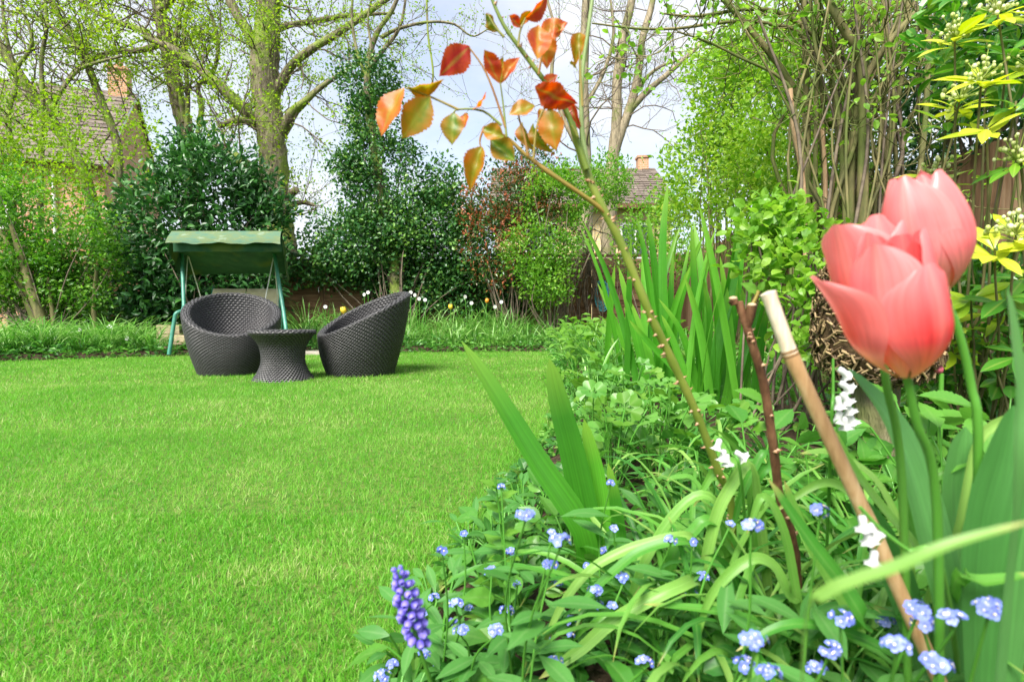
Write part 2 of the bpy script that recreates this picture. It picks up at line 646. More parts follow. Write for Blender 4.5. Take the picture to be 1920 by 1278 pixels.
M['photinia'] = leaf_mat('photinia_leaf', [(.015, .06, .014), (.03, .11, .02), (.07, .14, .025), (.30, .09, .035), (.45, .14, .07)], transl=0.25, rough=0.3, spec=0.5, pos=[0, .35, .58, .68, 1])
M['choisya'] = leaf_mat('choisya_leaf', [(.04, .18, .02), (.09, .27, .02), (.34, .45, .02), (.56, .60, .05)], transl=0.36, rough=0.3, spec=0.5, rib=0.35, ribcol=(.42, .5, .12), noise=0.1, pos=[0, .35, .6, 1])
M['bud'] = leaf_mat('bud', [(.34, .44, .08), (.50, .56, .20), (.66, .68, .40)], transl=0.15, rough=0.5, noise=0.0)
M['perennial'] = leaf_mat('perennial_leaf', [(.03, .135, .02), (.06, .215, .028), (.12, .31, .042), (.23, .41, .08)], transl=0.36, rough=0.38, spec=0.45, rib=0.25, ribcol=(.2, .36, .1))
M['lime'] = leaf_mat('lime_leaf', [(.07, .21, .02), (.12, .29, .03), (.20, .37, .05)], transl=0.42, rough=0.45, spec=0.35, rib=0.25, ribcol=(.25, .4, .1))
M['grey_leaf'] = leaf_mat('forget_me_not_leaf', [(.04, .16, .026), (.075, .24, .045), (.15, .34, .09)], transl=0.36, rough=0.5, spec=0.35, rib=0.3, ribcol=(.2, .36, .13))
M['stemgreen'] = leaf_mat('green_stem', [(.05, .19, .02), (.08, .26, .03), (.12, .30, .05)], transl=0.05, rough=0.4, spec=0.4)
M['rosecane'] = leaf_mat('rose_cane', [(.09, .15, .015), (.16, .22, .03), (.24, .26, .05)], transl=0.0, rough=0.45, spec=0.4, noise=1.2)
M['paleshoot'] = leaf_mat('pale_green_shoot', [(.16, .25, .07), (.24, .32, .12), (.34, .36, .18)], transl=0.05, rough=0.5, noise=0.9)
M['rosetwig'] = leaf_mat('rose_twig', [(.30, .12, .03), (.25, .20, .04), (.16, .24, .04)], transl=0.1, rough=0.45, spec=0.4, noise=0.6)
M['thorn'] = leaf_mat('thorn', [(.45, .26, .14), (.55, .38, .24)], transl=0.1, rough=0.5, tip=((.35, .12, .06), .3))
M['roseleaf'] = leaf_mat('rose_leaf', [(.10, .20, .012), (.28, .22, .012), (.50, .19, .015), (.55, .09, .02), (.42, .03, .025)], transl=0.45, rough=0.4, spec=0.4, rib=0.45, ribcol=(.34, .36, .05), noise=1.3, tboost=1.4, nscale=2.2, edge=((.55, .12, .02), .5))
M['petal'] = leaf_mat('tulip_petal', [(.74, .055, .06), (.82, .13, .13), (.86, .34, .34)], transl=0.42, rough=0.32, spec=0.45, noise=1.2, streak=0.24, streakx=13.0, nscale=28, edge=((.86, .38, .36), .45),
                      base=((.84, .66, .28), .36), tip=((.82, .26, .27), .45), rib=0.3, ribcol=(.88, .44, .38), tboost=1.12)
M['blue'] = leaf_mat('forget_me_not_petal', [(.13, .17, .62), (.20, .27, .76), (.34, .40, .84)], transl=0.25, rough=0.6, spec=0.2, noise=0.1, tboost=1.2)
M['eye'] = leaf_mat('flower_eye', [(.8, .7, .25), (.85, .8, .5)], transl=0.0, rough=0.6)
M['violet'] = leaf_mat('grape_hyacinth_bell', [(.06, .05, .36), (.12, .09, .55), (.26, .20, .74)], transl=0.15, rough=0.45, spec=0.4, tip=((.30, .26, .78), .6))
M['white'] = leaf_mat('white_petal', [(.62, .64, .62), (.70, .71, .72)], transl=0.3, rough=0.5, noise=0.0, tboost=1.0)
M['yellow'] = leaf_mat('yellow_petal', [(.78, .55, .03), (.82, .66, .08)], transl=0.3, rough=0.5, noise=0.0, tboost=1.0)
M['orange'] = leaf_mat('orange_petal', [(.75, .28, .02), (.8, .42, .05)], transl=0.3, rough=0.5, noise=0.0, tboost=1.0)
M['pink'] = leaf_mat('pink_petal', [(.6, .10, .16), (.7, .2, .25)], transl=0.3, rough=0.5, noise=0.0, tboost=1.0)
M['bark'] = rough_mat('tree_bark', [(.055, .045, .03), (.17, .145, .09), (.32, .28, .18)], scale=5, stretch=(3.5, 3.5, .7), bump=0.9, bdist=0.05, moss=((.20, .26, .05), 2.2, .46))
M['bark2'] = rough_mat('pale_bark', [(.10, .085, .055), (.24, .20, .13), (.36, .30, .20)], scale=7, stretch=(3, 3, .6), bump=0.5, bdist=0.02, moss=((.16, .17, .06), 2.0, .54))
M['twig'] = rough_mat('twig_bark', [(.06, .045, .035), (.14, .11, .08), (.22, .18, .12)], scale=12, bump=0.2)
M['stembark'] = rough_mat('green_brown_stem', [(.06, .065, .025), (.15, .14, .055), (.28, .23, .11)], scale=9, stretch=(2, 2, .5), bump=0.4, moss=((.10, .13, .03), 3.0, .5))
M['deadwood'] = rough_mat('pale_dead_wood', [(.20, .12, .06), (.38, .25, .14), (.5, .36, .22)], scale=14, stretch=(3, 3, .5), bump=0.4)
M['brownstem'] = rough_mat('brown_rose_stem', [(.045, .018, .008), (.11, .05, .022), (.20, .10, .05)], scale=90, stretch=(1, 1, .35), bump=0.6, bdist=0.003)
M['cutwood'] = rough_mat('cut_end', [(.42, .27, .16), (.6, .45, .3)], scale=200, bump=0.2)
M['cane'] = rough_mat('bamboo_skin', [(.34, .20, .09), (.46, .29, .14), (.56, .40, .22)], scale=22, stretch=(6, 6, .5), rough=0.45, bump=0.15, bdist=0.002)
M['caneold'] = rough_mat('bamboo_bleached', [(.44, .37, .25), (.58, .51, .38), (.68, .62, .5)], scale=40, stretch=(6, 6, .4), rough=0.6, bump=0.3, bdist=0.002)
M['canenode'] = rough_mat('bamboo_node', [(.12, .07, .03), (.26, .16, .08)], scale=120, bump=0.4, bdist=0.002)
M['fence'] = rough_mat('lap_board', [(.11, .06, .03), (.19, .11, .055), (.27, .165, .085)], scale=4, stretch=(.6, 4, 9), bump=0.4, objrand=0.25, moss=((.10, .10, .04), 1.5, .6))
M['fence2'] = rough_mat('vertical_board', [(.13, .075, .04), (.23, .135, .075), (.33, .22, .135)], scale=5, stretch=(5, 6, .5), bump=0.6, objrand=0.3)
M['post'] = rough_mat('fence_post', [(.11, .06, .03), (.2, .12, .06)], scale=6, stretch=(4, 4, .5), bump=0.4)
M['timber'] = rough_mat('old_timber', [(.17, .13, .08), (.30, .24, .15), (.42, .35, .24)], scale=6, stretch=(1, 5, 5), bump=0.5)
M['paving'] = rough_mat('paving_slab', [(.25, .22, .18), (.36, .32, .27), (.45, .41, .35)], scale=9, bump=0.3, objrand=0.2)
M['stone'] = rough_mat('sandstone', [(.35, .28, .17), (.5, .42, .28)], scale=14, bump=0.5)
M['wicker'] = rough_mat('dark_wicker', [(.026, .025, .026), (.042, .041, .043), (.072, .071, .075)], scale=60, rough=0.4, bump=0.1, spec=0.5)
M['wickin'] = rough_mat('wicker_backing', [(.006, .006, .006), (.012, .011, .011)], scale=40, rough=0.8, bump=0.0)
M['frame'] = rough_mat('green_steel', [(.03, .16, .115), (.05, .22, .16), (.08, .28, .22)], scale=14, rough=0.4, bump=0.1, spec=0.5)
M['canvas'] = rough_mat('green_canvas', [(.010, .055, .025), (.02, .085, .035), (.035, .115, .045)], scale=5, rough=0.75, bump=0.3, moss=((.07, .12, .02), 2.2, .52))
M['canvas_worn'] = rough_mat('faded_canvas', [(.04, .12, .08), (.07, .145, .085), (.10, .145, .055), (.17, .25, .19)], scale=5, rough=0.7, bump=0.3, stretch=(1, 1, 3))
M['cushion'] = rough_mat('beige_cushion', [(.50, .43, .28), (.60, .53, .36), (.68, .61, .46)], scale=9, rough=0.9, bump=0.2)
M['metal'] = rough_mat('pale_metal', [(.5, .5, .48), (.65, .65, .62)], scale=20, rough=0.4, bump=0.0)
M['hose'] = rough_mat('hose_blue', [(.03, .24, .30), (.06, .38, .46), (.25, .55, .55)], scale=12, rough=0.35, bump=0.0)
M['brick'] = brick_mat('orange_brick', (.42, .19, .085), (.50, .26, .13), (.42, .36, .28))
M['ybrick'] = brick_mat('yellow_brick', (.58, .42, .17), (.66, .51, .25), (.5, .44, .34))
M['tile'] = rough_mat('roof_tile', [(.085, .068, .055), (.15, .12, .10), (.21, .18, .15)], scale=5, bump=0.5, objrand=0.12, moss=((.12, .13, .05), 3, .6))
M['whitepaint'] = rough_mat('white_paint', [(.72, .72, .7), (.8, .8, .78)], scale=5, rough=0.5, bump=0.0)
M['pane'] = rough_mat('window_glass', [(.03, .035, .04), (.06, .07, .08)], scale=2, rough=0.05, bump=0.0, spec=0.8)
M['coir'] = rough_mat('coir', [(.02, .012, .006), (.06, .036, .016), (.13, .085, .04)], scale=40, bump=0.6)
M['straw'] = leaf_mat('dry_twig', [(.03, .018, .009), (.11, .068, .03), (.32, .23, .11)], transl=0.0, rough=0.7, noise=0.3)

# ------------------------------------------------------------------ lawn, beds, ground
_XR = np.array([[-1.5, -.30], [.3, -.24], [.8, -.20], [1.0, -.17], [1.35, -.10], [2.14, .085], [3.3, .28], [5.67, .45], [9, .62]])
_YF = np.array([[-13, 5.0], [-9, 5.6], [-6.1, 6.5], [-4.9, 7.25], [-3.0, 7.95], [-1.0, 8.15], [.8, 8.3], [2, 8.3]])


def lawn_out(x, y):
    """> 0 outside the lawn (metres past its edge)"""
    x, y = np.asarray(x, float), np.asarray(y, float)
    w = 0.03 * np.sin(y * 7.0) + 0.02 * np.sin(y * 17 + 1)
    return np.maximum(x - np.interp(y, _XR[:, 0], _XR[:, 1]) + w, y - np.interp(x, _YF[:, 0], _YF[:, 1]) + 0.03 * np.sin(x * 5))


def bed_z(x, y):
    d = np.clip(lawn_out(x, y) / 0.3, 0, 1)
    s = d * d * (3 - 2 * d)
    p = np.stack([np.asarray(x, float), np.asarray(y, float), 0 * np.asarray(x, float)], -1)
    return -0.015 + s * (0.085 + 0.012 * noise3(p, 9.0))


mb = MB()
mb.add([[-400, -200, -.06], [400, -200, -.06], [400, 900, -.06], [-400, 900, -.06]], [[0, 1, 2, 3]])
structure('ground', mb, M['earth'])

gx, gy = np.meshgrid(np.arange(-13, 6.01, .07), np.arange(-1.5, 12.5, .07))
gz = bed_z(gx, gy)
mb = MB()
mb.grid(np.stack([gx, gy, gz], -1))
structure('flower_bed_soil', mb, M['soil'])

ys = np.linspace(-1.5, 8.3, 80)
xs_l = -13.0
mb = MB()
nx = 60
LV = np.zeros((80, nx, 3))
for i, y in enumerate(ys):
    LV[i, :, 1] = y
    LV[i, :, 0] = np.linspace(xs_l, np.interp(y, _XR[:, 0], _XR[:, 1]) + .02, nx)
ylim = np.interp(LV[..., 0], _YF[:, 0], _YF[:, 1]) + .02
LV[..., 1] = np.minimum(LV[..., 1], ylim)
LV[..., 2] = 0.0
mb.grid(LV)
structure('lawn', mb, M['lawn'])


def lawn_grass():
    mb = MB()
    # rings of falling density; blades widen a little with distance so the sward stays closed
    for (d0, d1, dens, w, h, seg) in ((-.4, .66, 12000, .0034, .028, 1), (.66, 1.45, 46000, .0019, .022, 2), (1.45, 2.6, 22000, .0025, .025, 1), (2.6, 4.3, 8500, .0038, .030, 1), (4.3, 8.6, 3300, .0062, .030, 1)):
        x0 = -d1 * 1.1 - .7
        x1 = 0.8
        n = int((x1 - x0) * (d1 - d0) * dens)
        x = rng.uniform(x0, x1, n)
        y = rng.uniform(d0, d1, n)
        k = (lawn_out(x, y) < 0.015 + 0.02 * rng.normal(size=n)) & (x > -np.maximum(y, .5) * 1.1 - .7)
        x, y = x[k], y[k]
        p3 = np.stack([x, y, 0 * x], -1)
        patch = noise3(p3, 2.6)
        fine = noise3(p3, 16.0)
        keep = rng.uniform(size=len(x)) < np.clip(0.97 + .2 * fine, .62, 1)
        x, y, patch, fine = x[keep], y[keep], patch[keep], fine[keep]
        n = len(x)
        edge = np.clip(1 + lawn_out(x, y) / .12, 0, 1)
        hh = h * rng.uniform(.55, 1.3, n) * (1 + .12 * fine) * (1 + .7 * edge)
        az = rng.uniform(0, 6.283, n)
        lean = rng.uniform(.15, 1.15, n)
        dx, dy = np.cos(az) * np.sin(lean), np.sin(az) * np.sin(lean)
        dz = np.cos(lean)
        base = np.stack([x, y, np.full(n, -.002)], -1)
        tip = base + np.stack([dx * hh, dy * hh, dz * hh], -1)
        sd = rng.uniform(0, 6.283, n)
        S = np.stack([np.cos(sd), np.sin(sd), 0 * sd], -1) * (w * rng.uniform(.6, 1.3, n) / 2)[:, None]
        r = np.clip(.50 + .13 * patch + .12 * fine + .16 * rng.normal(size=n), 0, .9)
        dry = rng.uniform(size=n) < np.clip(.03 + .06 * (patch + .6 * fine), .01, .25)
        r[dry] = rng.uniform(.84, 1.0, dry.sum())
        if seg == 2:
            mid = base * .45 + tip * .55 + np.array([0, 0, 1]) * (hh * .12)[:, None]
            V = np.stack([base - S, base + S, mid + S * .8, mid - S * .8, tip], 1)
            F3 = (np.array([[3, 2, 4]])[None] + (np.arange(n) * 5)[:, None, None]).reshape(-1, 3)
            F4 = (np.array([[0, 1, 2, 3]])[None] + (np.arange(n) * 5)[:, None, None]).reshape(-1, 4)
            par = np.repeat(np.stack([r, 0 * r + .5, 0 * r], -1), 5, 0)
            o = mb.n
            mb.add(V.reshape(-1, 3), F3, par)
            mb.quad.append(F4 + o)
            mb.mq.append(np.zeros(len(F4)))
        else:
            V = np.stack([base - S, base + S, tip], 1)
            F3 = np.arange(n * 3).reshape(-1, 3)
            mb.add(V.reshape(-1, 3), F3, np.repeat(np.stack([r, 0 * r + .5, 0 * r], -1), 3, 0))
    o = structure('lawn_grass', mb, M['grass'], smooth=False, kind='stuff')
    o["label"] = 'short mown bright green grass covering the lawn'
    o["category"] = 'grass'


lawn_grass()

# ------------------------------------------------------------------ fences
def lap_fence():
    Y, z0, H, PW = 11.0, .05, 1.72, 1.83
    t = thing('lap_fence', 'orange brown horizontal lap board fence behind the ivy and swing seat', 'fence', (-9.4, Y, 0))
    mb = MB()
    n = 14
    hh = .165
    xs = np.linspace(-PW / 2 + .06, PW / 2 - .06, 12)
    prof = [(-.012, 0.0), (-.020, 0.006), (-.004, hh), (.006, hh), (.004, 0.0)]
    V = np.zeros((5, 12, 3))
    for i, (py, pz) in enumerate(prof):
        V[i, :, 0] = xs
        V[i, :, 1] = py
        V[i, :, 2] = pz + (.006 * np.sin(xs * 5 + 1) + .004 * np.sin(xs * 13) if i < 2 else 0)
    mb.grid(np.concatenate([V, V[:1]]))
    bme = mb.mesh('board', M['fence'], smooth=False)
    mb = MB()
    mb.box((0, 0, (H + .1) / 2), (.1, .1, H + .1))
    mb.add([[-.055, -.055, H + .1], [.055, -.055, H + .1], [.055, .055, H + .1], [-.055, .055, H + .1], [0, 0, H + .16]], [[0, 1, 4], [1, 2, 4], [2, 3, 4], [3, 0, 4]])
    pme = mb.mesh('post', M['post'], smooth=False)
    mb = MB()
    mb.box((0, 0, 0), (PW - .12, .05, .05))
    rme = mb.mesh('rail', M['post'], smooth=False)
    for k in range(7):
        xc = -9.4 + PW * (k + .5)
        for b in range(12):
            inst('board', bme, t, (xc + rng.normal() * .003, Y - .01 + rng.normal() * .003, z0 + b * .138), y=(rng.normal() * .004, 1, 0))
        inst('rail', rme, t, (xc, Y, z0 + H + .02))
        inst('post', pme, t, (xc - PW / 2, Y + .01, 0))
    inst('post', pme, t, (-9.4 + 7 * PW, Y + .01, 0))


lap_fence()


def board_fence():
    X, y0, y1, H = 3.42, 1.2, 10.9, 1.72
    t = thing('board_fence', 'tall brown vertical board fence behind the many-stemmed shrub', 'fence', (X, 6, 0))
    mb = MB()
    mb.add([[-.012, -.06, 0], [-.012, -.06, H], [-.02, .05, H], [-.02, .05, 0], [.004, -.06, 0], [.004, -.06, H], [-.002, .05, H], [-.002, .05, 0]],
           [[0, 1, 2, 3], [7, 6, 5, 4], [0, 4, 5, 1], [3, 2, 6, 7], [1, 5, 6, 2]])
    bme = mb.mesh('board', M['fence2'], smooth=False)
    y = y0
    while y < y1:
        inst('board', bme, t, (X + rng.normal() * .004, y, .06 + rng.normal() * .008), y=(rng.normal() * .01, 1, rng.normal() * .004))
        y += .105
    mb = MB()
    for z in (.35, .95, 1.5):
        mb2 = MB()
        mb2.box((X + .04, (y0 + y1) / 2, z), (.05, y1 - y0, .08))
        part('rail', mb2, M['post'], t, smooth=False)
    mb = MB()
    mb.box((0, 0, .92), (.1, .1, 1.84))
    pme = mb.mesh('post', M['post'], smooth=False)
    for y in np.arange(y0, y1 + .1, 2.4):
        inst('post', pme, t, (X + .1, y, 0))


board_fence()

# ------------------------------------------------------------------ houses
def roof_courses(t, A, B, C, Dd, n, name='tile_course'):
    """tile courses on the quad A-B (eaves) to D-C (ridge)"""
    A, B, C, Dd = [np.asarray(q, float) for q in (A, B, C, Dd)]
    nor = nrm(np.cross(B - A, Dd - A))
    if nor[2] < 0:
        nor = -nor
    for i in range(n):
        f0, f1 = i / n, min(1, (i + 1.25) / n)
        a, b = A + (Dd - A) * f0, B + (C - B) * f0
        d, c = A + (Dd - A) * f1, B + (C - B) * f1
        L = np.linalg.norm(b - a)
        m = max(2, int(L / .28))
        mb = MB()
        for j in range(m):
            g0, g1 = (j + .02 + .5 * (i % 2) * 0) / m, (j + .98) / m
            lift = nor * (.035 + .012 * rng.normal())
            mb.add([a + (b - a) * g0 + lift, a + (b - a) * g1 + lift, d + (c - d) * g1 + nor * .004, d + (c - d) * g0 + nor * .004,
                    a + (b - a) * g0, a + (b - a) * g1], [[0, 1, 2, 3], [4, 5, 1, 0]])
        part(name, mb, M['tile'], t, smooth=False)


def house_left():
    c0 = np.array([-13.6, 18.0])
    w = np.array([-.34, .94])
    l = np.array([-.94, -.34])
    zE, zR, LEN, DEP = 5.8, 9.2, 11.0, 7.0

    def p(a, b, z):
        q = c0 + l * a + w * b
        return np.array([q[0], q[1], z])
    t = thing('brick_house', 'orange brick house with gable chimney and grey brown tiled roof', 'house', (*p(LEN / 2, DEP / 2, 0),))
    mb = MB()
    for a, b in (((0, 0), (LEN, 0)), ((LEN, DEP), (0, DEP)), ):
        mb.add([p(*a, 0), p(*b, 0), p(*b, zE), p(*a, zE)], [[0, 1, 2, 3]])
    part('wall', mb, M['brick'], t, smooth=False)
    for a in (0, LEN):
        mb = MB()
        mb.add([p(a, 0, 0), p(a, DEP, 0), p(a, DEP, zE), p(a, DEP / 2, zR), p(a, 0, zE)], [[0, 1, 2], [0, 2, 4], [4, 2, 3]])
        part('gable', mb, M['brick'], t, smooth=False)
    mb = MB()
    for b0 in (-.35, DEP + .35):
        ze = zE - .33
        mb.add([p(-.12, b0, ze), p(LEN + .2, b0, ze), p(LEN + .2, DEP / 2, zR + .02), p(-.12, DEP / 2, zR + .02)], [[0, 1, 2, 3]])
    rf = part('roof', mb, M['tile'], t, smooth=False)
    roof_courses(t, p(-.12, -.35, zE - .31), p(LEN + .2, -.35, zE - .31), p(LEN + .2, DEP / 2, zR + .04), p(-.12, DEP / 2, zR + .04), 20)
    mb = MB()
    cc = p(.45, DEP / 2, 0)
    rot = np.array([[l[0], w[0], 0], [l[1], w[1], 0], [0, 0, 1]])
    mb.box(cc + [0, 0, zR + .15], (.62, .62, 1.3), rot)
    mb.box(cc + [0, 0, zR + .86], (.72, .72, .12), rot)
    ch = part('chimney', mb, M['brick'], rf, smooth=False)
    mb = MB()
    mb.tube([cc + [0, 0, zR + .9], cc + [0, 0, zR + 1.2]], .13, 10)
    part('chimney_pot', mb, M['brick'], rf)
    mb = MB()
    mb.add([p(-.14, -.4, zE - .42), p(-.14, DEP / 2, zR - .06), p(-.14, DEP / 2, zR + .1), p(-.14, -.4, zE - .26)], [[0, 1, 2, 3]])
    mb.add([p(-.14, DEP + .4, zE - .42), p(-.14, DEP / 2, zR - .06), p(-.14, DEP / 2, zR + .1), p(-.14, DEP + .4, zE - .26)], [[0, 1, 2, 3]])
    part('bargeboard', mb, M['whitepaint'], t, smooth=False)
    mb = MB()
    mb.tube([p(1.35, -.08, 5.3), p(1.35, -.08, .1)], .05, 8)
    part('downpipe', mb, M['whitepaint'], t)
    for a in (3.2, 7.4):
        mb = MB()
        for (da, z, sa, sz) in ((-.62, 4.0, .07, 1.3), (.62, 4.0, .07, 1.3), (0, 4.0, .06, 1.3), (0, 4.64, 1.3, .07), (0, 3.36, 1.3, .07)):
            mb.box(p(a + da, -.03, z), (sa, .1, sz), rot)
        f = part('window', mb, M['whitepaint'], t, smooth=False)
        mb = MB()
        mb.box(p(a, -.012, 4.0), (1.2, .02, 1.25), rot)
        part('pane', mb, M['pane'], f, smooth=False)


house_left()


def house_right():
    Y = 19.0
    x0, x1, zE, zR = -.6, 5.6, 4.55, 6.55
    t = thing('yellow_brick_house', 'yellow brick house with low grey tiled roof beyond the back fence', 'house', (2.5, Y + 3, 0))
    mb = MB()
    mb.box(((x0 + x1) / 2, Y + 3, zE / 2), (x1 - x0, 6, zE))
    part('wall', mb, M['ybrick'], t, smooth=False)
    for x in (x0, x1):
        mb = MB()
        mb.add([[x, Y, zE], [x, Y + 6, zE], [x, Y + 3, zR - .05]], [[0, 1, 2]])
        part('gable', mb, M['ybrick'], t, smooth=False)
    mb = MB()
    mb.add([[x0 - .2, Y - .4, zE - .15], [x1 + .2, Y - .4, zE - .15], [x1 + .2, Y + 3, zR], [x0 - .2, Y + 3, zR]], [[0, 1, 2, 3]])
    mb.add([[x0 - .2, Y + 6.4, zE - .15], [x1 + .2, Y + 6.4, zE - .15], [x1 + .2, Y + 3, zR], [x0 - .2, Y + 3, zR]], [[0, 1, 2, 3]])
    rf = part('roof', mb, M['tile'], t, smooth=False)
    roof_courses(t, [x0 - .2, Y - .4, zE - .13], [x1 + .2, Y - .4, zE - .13], [x1 + .2, Y + 3, zR + .02], [x0 - .2, Y + 3, zR + .02], 16)
    mb = MB()
    mb.box((x1 - .3, Y + 3, zR + .1), (.42, .42, .6))
    mb.box((x1 - .3, Y + 3, zR + .43), (.5, .5, .08))
    part('chimney', mb, M['brick'], rf, smooth=False)
    mb = MB()
    mb.box((2.5, Y - .46, zE - .2), (x1 - x0 + .5, .1, .16))
    part('gutter', mb, M['post'], t, smooth=False)
    for xc, zc in ((4.35, 3.2), (1.0, 3.2)):
        mb = MB()
        for (dx, dz, sx, sz) in ((-.5, 0, .08, 1.2), (.5, 0, .08, 1.2), (0, .6, 1.08, .08), (0, -.6, 1.08, .08), (0, 0, .06, 1.2)):
            mb.box((xc + dx, Y - .02, zc + dz), (sx, .1, sz))
        f = part('window', mb, M['whitepaint'], t, smooth=False)
        mb = MB()
        mb.box((xc, Y - .008, zc), (1.0, .02, 1.2))
        part('pane', mb, M['pane'], f, smooth=False)


house_right()


# ------------------------------------------------------------------ branching
def grow(mb, tips, p, d, L, r, level, up=0.15, wig=0.25, kids=(3, 5), sides=5, ratio=.6, rmin=.0035):
    n = 6 if level > 0 else 4
    pts = [np.asarray(p, float)]
    d = nrm(d)
    for i in range(n):
        d = nrm(d + rng.normal(size=3) * wig + np.array([0, 0, up]))
        pts.append(pts[-1] + d * L / n)
    pts = np.array(pts)
    rr = np.linspace(r, max(r * .45, rmin), len(pts))
    mb.tube(pts, rr, sides if r > .02 else (4 if r > .008 else 3), rnd=rng.uniform(), cap=False)
    if level == 0:
        for q in pts[1:]:
            tips.append((q, d))
        return
    for k in range(rng.integers(kids[0], kids[1] + 1)):
        f = rng.uniform(.3, 1.0)
        i = min(int(f * n), n - 1)
        q = pts[i] + (pts[i + 1] - pts[i]) * (f * n - i)
        side = nrm(np.cross(nrm(pts[i + 1] - pts[i]), rng.normal(size=3)))
        grow(mb, tips, q, nrm(pts[i + 1] - pts[i]) * .7 + side * rng.uniform(.6, 1.1), L * ratio * rng.uniform(.7, 1.2), max(rr[i] * .5, rmin), level - 1, up, wig, kids, sides, ratio, rmin)


def leaves_at(mb, tips, per, size, asp, spread, tmpl=LEAF_LO, up=.2, rn=(0, 1), hang=0.0):
    if not tips:
        return
    P0 = np.repeat(np.array([q[0] for q in tips]), per, 0)
    D0 = np.repeat(np.array([q[1] for q in tips]), per, 0)
    n = len(P0)
    pos = P0 + rng.normal(size=(n, 3)) * spread
    ax = D0 * .4 + rng.normal(size=(n, 3)) * .7 + np.array([0, 0, up - hang])
    nr = rng.normal(size=(n, 3)) * .6 + np.array([0, -.15, .9])
    cl = np.repeat(rng.uniform(rn[0], rn[1], len(tips)), per)
    cloud(mb, pos, ax, nr, size * rng.uniform(.55, 1.25, n), asp, tmpl, np.clip(cl * .5 + rng.uniform(rn[0], rn[1], n) * .5, 0, 1))


def limb(t, name, mat, pts, D, rpx, sides=8, n=None, lump=.05, thin=1.0):
    """a limb from pixel points; D one depth or per point"""
    p = PL(pts, D)
    Dm = p[:, 1]
    rad = np.interp(np.linspace(0, 1, len(p)), np.linspace(0, 1, len(rpx)), rpx) * Dm / FPX * thin
    n = n or max(8, len(pts) * 4)
    q = cr(p, n)
    rr = cr(rad, n)[:, 0]
    mb = MB()
    mb.tube(q, np.maximum(rr, .002), sides, lump=lump)
    part(name, mb, mat, t)
    return q, rr


def sprout(mb, tips, path, rr, k, L, level=1, f0=.1, f1=1.0, up=.2, rs=.4, ratio=.6, kids=(3, 5), bias=None, wig=.25):
    n = len(path)
    for _ in range(k):
        i = int(rng.uniform(f0, f1) * (n - 1))
        i = min(i, n - 2)
        tg = nrm(path[i + 1] - path[i])
        side = nrm(np.cross(tg, rng.normal(size=3)))
        if bias is not None:
            side = nrm(side + np.asarray(bias))
        grow(mb, tips, path[i], side + tg * rng.uniform(0, .6), L * rng.uniform(.6, 1.3), np.clip(rr[i] * rs * rng.uniform(.5, 1), .005, .022), level, up, wig, kids, ratio=ratio)


def trunk_leaves(mb, path, rr, n, size, asp=.55, rn=(.2, 1), spread=.12):
    i = rng.integers(0, len(path) - 1, n)
    f = rng.uniform(size=n)[:, None]
    c = path[i] * (1 - f) + path[i + 1] * f
    keep = noise3(c, 3.0) > -.15
    o = rdir(n)
    pos = c + o * (rr[i] + np.abs(rng.normal(size=n)) * spread)[:, None]
    nn = o + rng.normal(size=(n, 3)) * .5
    cloud(mb, pos[keep], rdir(n, .1)[keep], nn[keep], (size * rng.uniform(.6, 1.3, n))[keep], asp, LEAF_LO, rng.uniform(rn[0], rn[1], n)[keep])


